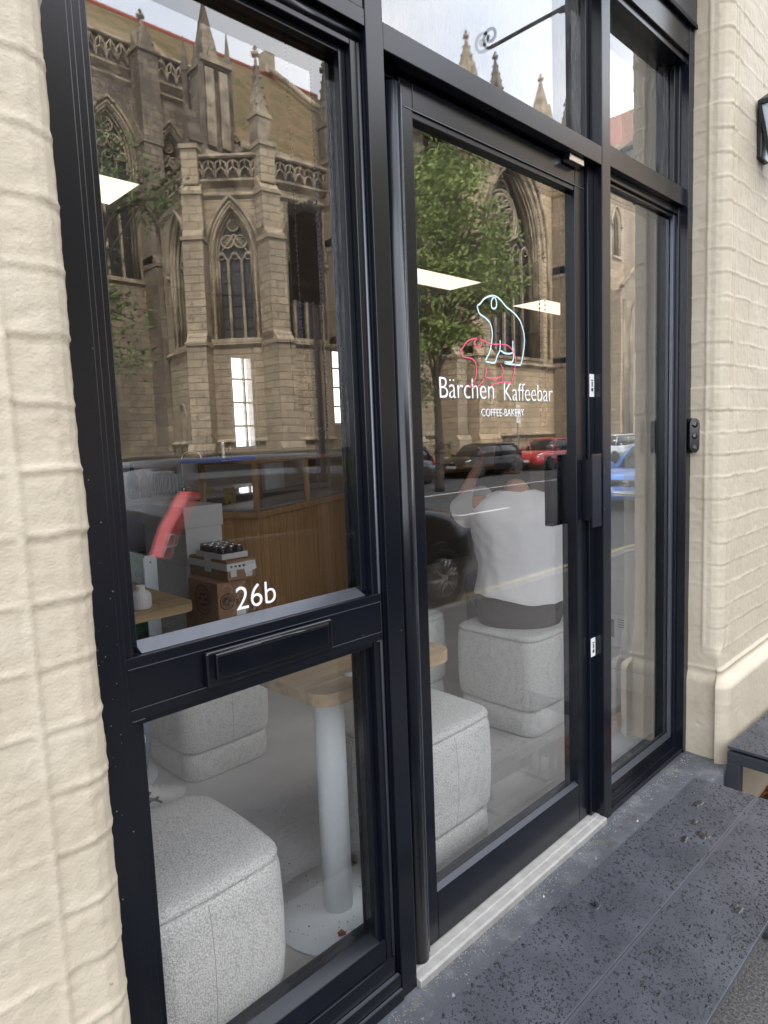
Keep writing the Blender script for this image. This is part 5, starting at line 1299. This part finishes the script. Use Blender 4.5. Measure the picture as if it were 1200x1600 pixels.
def buttress(W_, s, w, stages, mname='sandstone'):
    """stages: (z top, projection) from the ground up, each closed by a sloped weathering"""
    b = MB(); z = -.42; hw = w/2
    for i,(zt,pr) in enumerate(stages):
        nxt = stages[i+1][1] if i+1 < len(stages) else .05
        b.prism([(-.1,z),(pr,z),(pr,zt),(nxt,zt+(pr-nxt)*1.3),(-.1,zt+(pr-nxt)*1.3)],'x',s-hw,s+hw)
        b.prism([(-.1,zt-.10),(pr+.06,zt-.10),(pr+.06,zt+.02),(-.1,zt+.12)],'x',s-hw-.05,s+hw+.05)
        z = zt
    W_.put(b,'buttress',mname)
    W_.put(MB().prism([(0,-.42),(stages[0][1]+.16,-.42),(stages[0][1]+.16,1.15),(stages[0][1]+.02,1.4),(0,1.4)],'x',s-hw-.14,s+hw+.14),'buttress_base',mname)

# chapel with three window faces
F1 = Wall((12.81,-25.70),(12.37,-22.06)); F2 = Wall((12.37,-22.06),(14.26,-20.21)); F3 = Wall((14.26,-20.21),(17.27,-19.95)); F4 = Wall((17.27,-19.95),(24.0,-19.95))
for W_,w0,w1 in ((F1,1.0,2.6),(F2,.56,2.10),(F3,.72,2.36)):
    # each face looks towards the street: local +y must point outwards
    walling(W_,-.42,10.95,[(w0,w1,5.35,8.35,1.85)])
    window(W_,w0,w1,5.35,8.35,1.85,3)
    strings(W_,[5.15]); strings(W_,[1.45],proj=.16); strings(W_,[10.6],proj=.10)
    parapet(W_,11.05)
walling(F4,-.42,11.0,[(1.2,2.8,5.35,8.35,1.85),(4.2,5.8,5.35,8.35,1.85)],'sandstone'); window(F4,1.2,2.8,5.35,8.35,1.85); window(F4,4.2,5.8,5.35,8.35,1.85)
strings(F4,[5.15,1.45,10.6]); parapet(F4,11.05)
for W_,s in ((F2,0),(F3,0),(F4,0),(F4,3.5),(F4,6.7)):
    buttress(W_,s,.74,[(5.1,1.05),(8.9,.75),(10.6,.45)])
    W_.put(MB().box(s-.3,s+.3,-.25,.30,10.9,12.15).box(s-.36,s+.36,-.3,.36,12.15,12.3),'parapet_pier','sandstone')
# roof of the chapel, hidden behind its parapet, closes the top
cf = [(12.81,-25.7),(12.37,-22.06),(14.26,-20.21),(17.27,-19.95),(24,-19.95),(24,-25.7)]
MB().prism([(p[0]-CO.x,p[1]-CO.y) for p in cf],'z',10.85-CO.z,10.95-CO.z).build('chapel_roof','slate',CH)
pinnacle(14.55,-20.75,12.0,13.55,15.9,.55,'carved_stone'); pinnacle(17.7,-20.55,12.0,14.0,16.3,.5,'sandstone_dark'); pinnacle(20.8,-20.4,12,13.6,16,.5)
# weather-worn stump over the left buttress
b = MB(); wx,wy = 12.55-CO.x,-22.3-CO.y
for k in range(6): b.cbox((wx+random.uniform(-.12,.12),wy+random.uniform(-.1,.1),12.2+k*.27-CO.z),(.75-.09*k,.7-.08*k,.34),random.uniform(-.3,.3))
b.build('worn_pinnacle','carved_dark',CH)
# rain pipes
b = MB()
F3.put(MB().tube([(.5,.12,11.0),(.5,.12,-.3)],.06,8),'rain_pipe','leading')
# big stair turret with spire
pinnacle(14.95,-24.8,-.42,16.9,19.8,1.0,'sandstone_dark',crock=False)
b = MB()
for a in range(4):
    an = .785+a*math.pi/2; px,py = 14.95+.9*math.cos(an)-CO.x, -24.8+.9*math.sin(an)-CO.y
    b.loft([[(px+.16*math.cos(k*1.57),py+.16*math.sin(k*1.57),z-CO.z) for k in range(4)] for z in (12.5,16.9)],smooth=False)
    b.loft([[(px+r_*math.cos(k*1.57),py+r_*math.sin(k*1.57),z-CO.z) for k in range(4)] for r_,z in ((.2,16.9),(.02,18.3))],smooth=False)
b.build('turret_shafts','carved_dark',CH)
TW = Wall((14.3,-24.1),(15.6,-24.1)); TW.put(MB().box(.1,.5,0,.07,13.6,16.6).box(.75,1.15,0,.07,13.6,16.6).box(-.1,1.4,0,.16,13.1,13.35).box(-.1,1.4,0,.16,16.8,17.0),'turret_panels','carved_stone')
# choir wall high behind on the left
C1 = Wall((6.0,-27),(15.6,-27))
wn = [(1.0,3.2,8.5,13.4,1.9),(4.6,6.5,8.5,13.4,1.9),(7.5,9.1,8.5,13.2,1.9)]
walling(C1,-.42,16.8,wn,'sandstone_dark')
for a,b_,c,d,e in wn: window(C1,a,b_,c,d,e,3)
strings(C1,[16.5]); parapet(C1,16.9,1.2,m='carved_stone')
for s in (3.9,7.0): buttress(C1,s,.8,[(9,1.2),(14,.9)],'sandstone_dark'); 
pinnacle(9.9,-26.6,14,17.6,19.0,.9,'sandstone_dark'); pinnacle(13.05,-26.5,14,17.6,19.2,.85,'sandstone_dark')
# aisle parapet and the long mossy roof with its red ridge
C2 = Wall((15.6,-23.5),(24.5,-23.5)); walling(C2,10.5,13.9,[],'sandstone'); strings(C2,[13.6],proj=.15)
rf = MB()
def roofslab(x0,x1,ya,za,yb,zb,th=.25):
    rf.add([(x0-CO.x,ya-CO.y,za-CO.z),(x1-CO.x,ya-CO.y,za-CO.z),(x1-CO.x,yb-CO.y,zb-CO.z),(x0-CO.x,yb-CO.y,zb-CO.z),(x0-CO.x,ya-CO.y,za-th-CO.z),(x1-CO.x,ya-CO.y,za-th-CO.z),(x1-CO.x,yb-CO.y,zb-th-CO.z),(x0-CO.x,yb-CO.y,zb-th-CO.z)],[(0,1,2,3),(4,7,6,5),(0,4,5,1),(1,5,6,2),(2,6,7,3),(3,7,4,0)])
roofslab(15.6,27,-23.6,13.9,-32,22.2); roofslab(3,15.6,-27.1,17.5,-32,22.2); roofslab(3,27,-32,22.2,-41,13.5)
for i in range(46):     # courses of tiles
    t=(i+.5)/46; y=-23.6-8.4*t; z=13.9+8.3*t
    x0 = 15.6 if y > -27.1 else 3
    rf.box(x0-CO.x,27-CO.x,y-CO.y-.02,y-CO.y+.02,z-CO.z-.02,z-CO.z+.05)
rf.build('main_roof','roof_moss',CH)
MB().tube([(3-CO.x,-32-CO.y,22.27-CO.z),(27-CO.x,-32-CO.y,22.27-CO.z)],.14,8).build('ridge_tiles','ridge_tile',CH)
MB().tube([(23.2-CO.x,-32-CO.y,22.8-CO.z),(26.9-CO.x,-25.2-CO.y,15.9-CO.z)],.16,6).box(23-CO.x,23.7-CO.x,-32.3-CO.y,-31.7-CO.y,22.3-CO.z,23.4-CO.z).build('gable_coping','carved_stone',CH)
walling(Wall((3,-41),(27,-41)),-.42,13.5,[],'sandstone_dark',back=-.9)
# tall transept front behind the street tree
T1 = Wall((24.0,-20.0),(36.6,-20.0))
walling(T1,-.42,16.6,[(3.6,8.6,5.5,11.3,4.3)],'sandstone_warm',depth=.9)
window(T1,3.6,8.6,5.5,11.3,4.3,6,depth=.85,tr=.06,carve='carved_stone')
m = MB()
for k,(o_,n_) in enumerate(((.0,-.7),(.18,-.5),(.36,-.3),(.54,-.1),(.75,.06))):
    B = arch(3.6-o_,8.6+o_,11.3,4.3+o_*1.1,18); m.tube([(3.6-o_,n_,5.5)]+[(x,n_,z) for x,z in B]+[(8.6+o_,n_,5.5)],.085,7)
T1.put(m,'arch_mouldings','carved_stone')
m = MB(); c = 6.1
for rr in (1.35,1.15): m.tube([(c+rr*math.cos(t),-.7,13.0+rr*math.sin(t)) for t in [j*.2618 for j in range(24)]],.07,6,closed=True)
for j in range(7):
    t=j*.8976; m.tube([(c+.75*math.cos(t)+.36*math.cos(u),-.7,13.0+.75*math.sin(t)+.36*math.sin(u)) for u in [i*.7854 for i in range(8)]],.05,5,closed=True)
T1.put(m,'rose_tracery','carved_stone')
strings(T1,[5.1,1.3],proj=.2,h=.2)
for s in (1.5,10.6):
    buttress(T1,s,1.5,[(5.2,1.5),(10.2,1.2),(14.6,.8)],'sandstone_warm')
    T1.put(MB().prism([(.2,14.8),(1.0,14.8),(.9,15.9),(.2,16.6)],'x',s-.6,s+.6),'buttress_cap','sandstone')
    b = MB(); B = arch(s-.28,s+.28,8.4,.5,6); b.tube([(s-.28,1.24,7.0)]+[(x,1.24,z) for x,z in B]+[(s+.28,1.24,7.0)],.06,6); b.box(s-.2,s+.2,1.2,1.225,7.0,8.5); T1.put(b,'niche','carved_stone')
T1.put(MB().tube([(12.2,.16,16.2),(12.2,.16,-.3)],.09,8).tube([(2.9,.16,16.2),(2.9,.16,-.3)],.07,8),'rain_pipe','leading')
parapet(T1,16.7,1.1)
pinnacle(26.9,-20.4,16.6,18.4,20.9,1.0,'carved_stone'); pinnacle(29.6,-20.6,16.6,18.2,21.0,.9,'carved_dark',crock=True); pinnacle(33.5,-20.4,16.6,18.3,21.1,1.25,'carved_stone',crock=False); pinnacle(36.3,-20.4,16.6,18.3,20.6,.9)
T2 = Wall((36.6,-20.0),(36.6,-27.0)); walling(T2,-.42,16.6,[],'sandstone_dark')
walling(Wall((24.0,-27.0),(24.0,-20.0)),-.42,16.6,[],'sandstone_dark',back=.9)
# nave wall farther along, with small lancet and porch
N1 = Wall((36.6,-20.6),(60,-20.6))
walling(N1,-.42,18.6,[(5.9,6.7,12.9,15.0,.8)],'sandstone')
window(N1,5.9,6.7,12.9,15.0,.8,2,rose=False)
strings(N1,[11.6,4.2,1.4])
N1.put(MB().prism([(3.6,-.42),(8.6,-.42),(8.6,10.2),(6.1,12.3),(3.6,10.2)],'y',0,1.6),'porch','sandstone')
m = MB()
for o_,n_ in ((0,1.62),(.22,1.66),(.44,1.72)):
    B = arch(5.0-o_,7.2+o_,7.5,2.2+o_,10); m.tube([(5.0-o_,n_,-.3)]+[(x,n_,z) for x,z in B]+[(7.2+o_,n_,-.3)],.10,6)
for k in range(5): m.tube([(3.9+k*.2,1.65,-.3),(3.9+k*.2,1.65,9.6)],.05,5)
m.tube([(3.5,1.7,10.3),(6.1,1.7,12.5),(8.7,1.7,10.3)],.14,6)
N1.put(m,'porch_mouldings','carved_stone')
N1.put(MB().prism([(0,18.6),(23.4,18.6),(23.4,24),(0,18.8)],'y',-3,-.4),'gable','sandstone')
buttress(N1,10.6,1.0,[(6,1.3),(12,.9)],'sandstone')
# lichen, sooty bands live in the stone; low wall and railings along the churchyard
lwall = MB().box(3,60,-19.45,-19.2,-.4,.22).prism([(-19.5,.22),(-19.14,.22),(-19.18,.32),(-19.32,.38),(-19.46,.32)],'x',3,60).build('churchyard_wall','sandstone_dark'); tag(lwall,'low sooty stone wall in front of the church','wall')
rl = MB()
for i in range(150): rl.tube([(22+i*.13,-19.32,.36),(22+i*.13,-19.32,1.05)],.012,4)
rl.tube([(22,-19.32,.95),(41.5,-19.32,.95)],.018,4)
tag(rl.build('railing','leading'),'black railing on the low wall before the tall church window','railing')
# red brick house beyond
RH = thing('brick_house','red brick gabled house beyond the church','house',(66,-30,-.42))
MB().box(-14,14,-6,4,0,19).build('wall','red_sandstone',RH)
MB().prism([(-15,19),(15,19),(15,20),(0,33),(-15,20)],'y',-6.5,4.5).build('roof','terracotta',RH)
for x in (-9,-3,3,9):
    w_ = MB().box(x-1,x+1,3.9,4.06,10,14).build('window','car_glass',RH); MB().box(x-1.15,x+1.15,4.0,4.15,9.8,10).box(x-.06,x+.06,4.0,4.12,10,14).box(x-1,x+1,4.0,4.12,11.9,12.05).build('frame','white_plastic',w_)
# church windows of the low wall zone: small blind arch
F1.put(MB().tube([(x,.03,z) for x,z in [(.9,.8)]+arch(.9,1.5,2.6,.5,6)+[(1.5,.8)]],.05,5),'blind_arch','carved_stone')

# ================================================================== TREES
def tree(name, label, base, trunk_h, blobs, n_clump, leaf_n, leaf_s, m, tr_r=.2, seed=1, droop=.3, lean=(0,0)):
    rnd = random.Random(seed); t = thing(name, label, 'tree', base); B = Vector(base)
    tb = MB(); top = Vector((lean[0],lean[1],trunk_h))
    P = [Vector((0,0,-.1)),Vector((.02,0,trunk_h*.3)),Vector((lean[0]*.5,lean[1]*.5,trunk_h*.65)),top]
    tb.tube(spline(P,5),[tr_r*(1.25-.6*i/15) for i in range(16)],10)
    tips = []
    for (c,r_,k) in blobs:
        c = Vector(c)-B; s0 = P[2].lerp(top, rnd.random()); mid = s0.lerp(c,.5)+Vector((rnd.uniform(-.3,.3),rnd.uniform(-.3,.3),.2))
        Q_ = spline([s0,mid,c],5); tb.tube(Q_,[tr_r*.42*(1-.75*i/(len(Q_)-1)) for i in range(len(Q_))],7)
        for j in range(k):
            for _ in range(20):
                d = Vector((rnd.uniform(-1,1),rnd.uniform(-1,1),rnd.uniform(-1,1)))
                if .25 < d.length < 1: break
            d = Vector((d.x*r_[0],d.y*r_[1],d.z*r_[2])); e = c+d
            if j % 3 == 0:
                q = Q_[rnd.randrange(3,len(Q_))]; tb.tube([q, q.lerp(e,.5)+Vector((0,0,.12)), e],[.035,.022,.008],5)
            tips.append(e)
    tb.build('trunk','bark',t)
    lf = MB(); V=[];F=[]
    for e in tips:
        cl = rnd.uniform(.16,.42)*leaf_s/.12
        ax = Vector((rnd.uniform(-1,1),rnd.uniform(-1,1),rnd.uniform(-.5,.4))).normalized()
        for k in range(leaf_n):
            p = e + ax*rnd.uniform(-1,1)*cl*1.4 + Vector((rnd.gauss(0,1),rnd.gauss(0,1),rnd.gauss(0,.7)))*cl*.45
            d = Vector((rnd.uniform(-1,1),rnd.uniform(-1,1),rnd.uniform(-1,.3)-droop)).normalized(); s_ = d.cross(Vector((rnd.uniform(-1,1),rnd.uniform(-1,1),rnd.uniform(-1,1)))).normalized()
            L_ = leaf_s*rnd.uniform(.4,1.4); w = L_*rnd.uniform(.12,.24); b = len(V)
            V += [p, p+d*L_*.5+s_*w, p+d*L_, p+d*L_*.5-s_*w]; F.append((b,b+1,b+2,b+3))
    lf.add(V,F); lf.build('crown',m,t,fix=False)
    return t
tree('street_tree','bright green bushy street tree mirrored in the door before the tall church window',(15.6,-13.2,-.35),4.2,
     [((15.6,-13.2,8.9),(1.6,1.6,1.3),120),((17.2,-13.0,7.9),(1.7,1.5,1.2),120),((14.6,-13.4,7.2),(1.3,1.4,1.4),100),((17.9,-12.8,6.4),(1.3,1.3,.9),80),((15.8,-13.0,6.2),(1.7,1.5,1.0),110),((14.8,-13.0,4.6),(.9,1.1,.8),40),((16.6,-13.2,5.0),(1.1,1.1,.6),40),((16.3,-13,9.9),(1.0,1.0,.7),50)],0,34,.17,'leaf',.13,3,.35)
tree('street_tree','thin branched green tree mirrored at the left edge of the large left pane',(3.3,-11.2,-.35),4.0,
     [((3.6,-11.2,6.6),(1.2,1.1,.8),52),((4.5,-11.0,5.9),(.9,.9,.5),34),((3.3,-11.3,4.9),(1.3,1.1,.6),46),((3.8,-11.2,3.8),(1.2,1.1,.5),44),((3.9,-11,3.0),(.9,.9,.35),24),((2.4,-11.3,6.0),(1.1,1,1.2),40)],0,20,.12,'leaf_dark',.14,8,.2)
tree('street_tree','dark low tree standing left of the bright tree before the church',(14.5,-13.9,-.35),2.6,
     [((14.6,-13.8,3.5),(1.0,.8,.8),90),((14.3,-13.9,4.4),(.8,.8,.7),60),((15.2,-13.8,2.9),(.7,.7,.5),40)],0,18,.14,'leaf_dark',.28,12,.2)
# churchyard planting
sh = MB(); V=[];F=[]; rnd = random.Random(4)
for i in range(5200):
    x = rnd.uniform(14,40); y = rnd.uniform(-19.15,-18.95) ; z = -.3+abs(rnd.gauss(0,.35))*(.5+.5*math.sin(x*1.3)**2); d = Vector((rnd.uniform(-1,1),rnd.uniform(-1,1),rnd.uniform(-.2,1))).normalized()*.12; s_ = Vector((-d.y,d.x,.02)).normalized()*.035; p = Vector((x,y,z)); b=len(V)
    V += [p,p+d*.5+s_,p+d,p+d*.5-s_]; F.append((b,b+1,b+2,b+3))
sh.add(V,F); tag(sh.build('ground_cover','leaf_dark',fix=False),'low dark planting along the churchyard wall','plants',kind='stuff')
np_ = thing('parking_sign','grey backed sign on a slim pole on the near pavement, mirrored in the left pane','sign',(2.105,-2.7,-.33))
MB().cyl((0,0,0),(0,0,3.36),.036).build('pole','brown_pillar',np_); MB().box(-.25,.05,.03,.04,2.64,3.31).build('plate','dark_screen',np_,bevel=.006); MB().box(-.25,.05,.041,.046,2.74,2.77).box(-.25,.05,.041,.046,3.18,3.21).build('brace','brown_pillar',np_)
# street sign pole
sg_ = thing('street_sign','slim pole with a small pale parking sign mirrored in the door','sign',(27.8,-18.4,-.33))
MB().cyl((0,0,0),(0,0,3.1),.035).build('pole','kerb',sg_); MB().box(-.16,.16,.036,.05,2.2,3.1).build('plate','label_white',sg_)
mm = MB().box(-.1,.1,.051,.053,2.85,3.0)
for k in range(4): mm.box(-.1,.1,.051,.053,2.35+k*.11,2.38+k*.11)
mm.build('sign_print','cabinet',sg_)

# ================================================================== CARS
def car(name, label, x, y, heading, paint, L_=4.0, Wd=1.74, H=1.46, kind='hatch', plate=None, grille='plain', group='parked cars', wheels=.31, rim_n=5, big_tail=False):
    t = thing(name, label, 'car', (x,y,ROAD), heading, group)
    hw = Wd/2; f = L_/2; r = -L_/2
    belt = H*.62; hood = H*.60
    # lower body: rings across the car
    st_ = [(r+.00,.46,.74,.80),(r+.05,.30,.90,.90),(r+.22,.24,belt*.99,.97),(r+.6,.22,belt+.02,1.0),(-.3,.22,belt,1.0),(.5,.22,belt-.01,1.0),(f-1.10,.22,belt-.01,.995),(f-.8,.22,hood+.02,.985),(f-.35,.22,hood-.07,.94),(f-.14,.24,hood-.17,.86),(f-.04,.28,hood-.29,.78),(f,.36,.52,.70)]
    rings = []
    for xx,zb,zt,wf in st_:
        w = hw*wf
        half = [(0,zb),(w*.86,zb),(w*.965,zb+.08),(w,zb+(zt-zb)*.35),(w*.985,zb+(zt-zb)*.72),(w*.93,zt-.03),(w*.84,zt),(w*.4,zt+.025),(0,zt+.03)]
        rings.append([(xx,a,b) for a,b in half]+[(xx,-a,b) for a,b in half[-2:0:-1]])
    body = MB().loft(rings).build('body',paint,t,sub=1)
    # glasshouse
    rr = {'hatch':(r+.10,r+.42,f-1.05,f-1.72),'suv':(r+.10,r+.32,f-.98,f-1.50),'saloon':(r+.55,r+1.25,f-1.05,f-1.75)}[kind]
    def gr(z, q, wd):
        x0 = rr[0]+(rr[1]-rr[0])*q; x1 = rr[2]+(rr[3]-rr[2])*q; w = hw*wd
        return [(x1-.02,w*.55,z),(x1-.10,w*.90,z),(x1-.30,w,z),((x0+x1)/2,w*1.01,z),(x0+.25,w*.98,z),(x0+.06,w*.88,z),(x0,w*.5,z),(x0,-w*.5,z),(x0+.06,-w*.88,z),(x0+.25,-w*.98,z),((x0+x1)/2,-w*1.01,z),(x1-.30,-w,z),(x1-.10,-w*.90,z),(x1-.02,-w*.55,z)]
    MB().loft([gr(belt-.03,0,.90),gr(belt+(H-belt)*.5,.5,.84),gr(H-.09,.86,.765)]).build('windows','car_glass',t)
    MB().loft([gr(H-.105,.84,.785),gr(H-.06,.93,.765),gr(H-.02,1.06,.66),gr(H,1.25,.40)]).build('roof',paint,t)
    pl = MB()
    for s in (-1,1):
        pl.tube([(rr[2]-.12,s*hw*.885,belt-.02),(rr[2]+(rr[3]-rr[2])*.5-.12,s*hw*.825,belt+(H-belt)*.5),(rr[3]-.05,s*hw*.755,H-.08)],.032,6)
        xm=(rr[2]+rr[0])/2; pl.tube([(xm,s*hw*.915,belt-.02),(xm-.03,s*hw*.775,H-.08)],.03,6)
        pl.tube([(rr[0]+.13,s*hw*.885,belt-.02),(rr[1]+.12,s*hw*.745,H-.08)],.06,6)
    pl.build('pillars',paint,t)
    # door gaps, sills, handles
    dg = MB(); xm=(rr[2]+rr[0])/2
    for s in (-1,1):
        for xx in (xm, f-1.25, xm-.95): dg.box(xx-.004,xx+.004,s*hw*1.0-.006,s*hw*1.0+.003,.35,belt-.04)
        dg.box(xm+.08,xm+.26,s*hw-.01,s*hw+.02,belt-.16,belt-.12); dg.box(xm-.82,xm-.64,s*hw-.01,s*hw+.02,belt-.16,belt-.12)
    dg.build('door_lines','grille',t)
    for s in (-1,1): MB().loft([[(f-1.28+dx,s*(hw+.03+q)+0,belt+.03+dz) for dx,dz in ((.05,-.05),(.05,.07),(-.04,.08),(-.05,-.05))] for q in (.0,.15)],smooth=False).build('mirror',paint,t,bevel=.02)
    wr = wheels
    for wx in (f-.78,r+.72):
        MB().lathe([(wr+.065,-hw-.002),(wr+.065,hw+.002)],(wx,0,wr),28,axis='y').build('wheel_arch','grille',t)
        for s in (-1,1):
            wh = MB().lathe([(wr*.66,s*hw-.11),(wr*.95,s*hw-.10),(wr,s*hw-.07),(wr,s*hw-.0),(wr*.95,s*hw+.022),(wr*.68,s*hw+.024),(wr*.64,s*hw+.0)],(wx,0,wr+.002),32,axis='y').build('wheel','tyre',t)
            rm = MB().lathe([(0,s*hw-.05),(wr*.66,s*hw-.05),(wr*.67,s*hw+.022),(wr*.62,s*hw+.024),(wr*.60,s*hw-.03)],(wx,0,wr+.002),28,axis='y')
            for k in range(rim_n):
                a = 2*math.pi*k/rim_n+.3; c_,s2 = math.cos(a),math.sin(a)
                for da in (-.16,.16):
                    rm.tube([(wx+.04*c_,s*hw+.018,wr+.04*s2),(wx+wr*.62*math.cos(a+da),s*hw+.018,wr+wr*.62*math.sin(a+da))],.018,5)
            rm.lathe([(0,s*hw+.03),(.045,s*hw+.028),(.05,s*hw+.0)],(wx,0,wr),14,axis='y')
            rm.build('rim','alloy',wh)
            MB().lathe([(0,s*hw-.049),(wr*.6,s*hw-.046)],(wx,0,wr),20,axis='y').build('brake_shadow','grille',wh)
    for s in (-1,1):
        MB().loft([[(f-.40+a*.0+q[0],s*(hw*.62+q[1]),hood-.20+q[2]) for q in ring] for ring in ([(0.0,-.14,.02),(.0,.22,.05),(.0,.24,.11),(.0,-.02,.11)],[(.19,-.18,-.03),(.12,.20,.02),(.08,.21,.09),(.13,-.05,.07)],[(.31,-.2,-.06),(.26,.10,-.04),(.20,.12,.05),(.24,-.08,.03)])]).build('headlight','lamp_clear',t,bevel=.01)
        if not (big_tail and s > 0): MB().loft([[(r+.02+q[0],s*(hw*.80+q[1]),belt-.22+q[2]) for q in ring] for ring in ([(.22,-.1,-.02),(.22,.165,.0),(.22,.16,.18),(.22,-.08,.20)],[(-.01,-.12,-.03),(.03,.10,-.02),(.06,.08,.16),(.03,-.1,.18)])]).build('tail_light','tail_red',t,bevel=.01)
    if big_tail:
        P_ = [(r+.42,1.42),(r+.33,1.44),(r+.15,1.17),(r+.07,.98),(r+.13,.96),(r+.23,1.15)]
        tl = MB().prism(P_,'y',hw*.80,hw*1.012).build('tail_light','tail_red',t,bevel=.008)
        for cx,cz in ((r+.155,1.10),(r+.12,1.015)): MB().tube([(cx+.034*math.cos(k*.4),hw*1.018,cz+.045*math.sin(k*.4)) for k in range(16)],.006,6,closed=True).build('lamp_ring','chrome',tl)
    if grille == 'vee':
        gb = MB().box(f-.16,f-.015,-.42,.42,.42,.70).build('grille','grille',t,bevel=.03)
        MB().tube([(f-.05,-.50,.74),(f-.0,-.36,.58),(f+.02,-.24,.42),(f+.025,.24,.42),(f-.0,.36,.58),(f-.05,.50,.74)],.022,6).build('chrome_vee','chrome',gb)
        MB().tube([(f+.01,.085*math.cos(k*.3),.60+.075*math.sin(k*.3)) for k in range(21)],.011,6,closed=True).box(f+.0,f+.02,-.11,.11,.588,.612).build('badge','chrome',gb)
    else:
        gb = MB().box(f-.10,f-.003,-.34,.34,.30,.40).box(f-.22,f-.068,-.30,.30,.56,.63).build('grille','grille',t,bevel=.01)
        MB().tube([(f-.055,.05*math.cos(k*.6),.66+.04*math.sin(k*.6)) for k in range(10)],.008,5,closed=True).build('badge','chrome',gb)
    MB().box(f-.02,f+.022,-.26,.26,.36 if grille=='vee' else .42,.47 if grille=='vee' else .53).build('number_plate','plate_white',t)
    if plate: text_mesh('plate_text',plate,.105,'ink',t,sx=.92,loc=(f+.024,-.235,.378),rot=(R(90),0,R(90)),ext=.001,offset=.002)
    MB().box(r-.012,r+.03,-.26,.26,.55,.66).build('number_plate','plate_white',t)
    MB().box(f-.9,f-.88,.1,.5,belt,belt+.015).build('wiper','grille',t)
    return t
PI_ = math.pi
car('parked_car','black car parked nearest the shop, its front wheel mirrored low in the door',2.95,-4.16,0,'car_black',3.9,1.72,1.70,'suv',group='cars along the near kerb',wheels=.31,rim_n=6,big_tail=True)
car('parked_car','bright blue hatchback with chrome vee grille mirrored in the sidelight',14.6,-5.42,PI_,'car_blue',4.0,1.74,1.48,'hatch','70 DFZ','vee',group='cars along the near kerb')
car('parked_car','dark grey car standing behind the blue hatchback',20.2,-5.0,PI_,'car_grey',4.4,1.8,1.62,'suv',group='cars along the near kerb')
car('parked_car','small black hatchback parked before the tall church window',22.9,-17.0,PI_,'car_black',4.3,1.72,1.44,'hatch',group='cars along the church kerb')
car('parked_car','dark red car parked to the right of the black hatchback',28.3,-17.0,PI_,'car_red',4.2,1.75,1.55,'hatch',group='cars along the church kerb')
car('parked_car','dark teal car parked left of the small black hatchback',16.9,-17.0,PI_,'car_teal',4.1,1.76,1.5,'hatch',group='cars along the church kerb',rim_n=7)
car('parked_car','silver car parked below the church chapel at the left edge of the left pane',6.6,-17.0,PI_,'car_silver',4.3,1.78,1.5,'saloon',group='cars along the church kerb')
car('parked_car','silver car parked far along the church side',35.0,-17.0,PI_,'car_silver',4.3,1.78,1.6,'suv',group='cars along the church kerb')
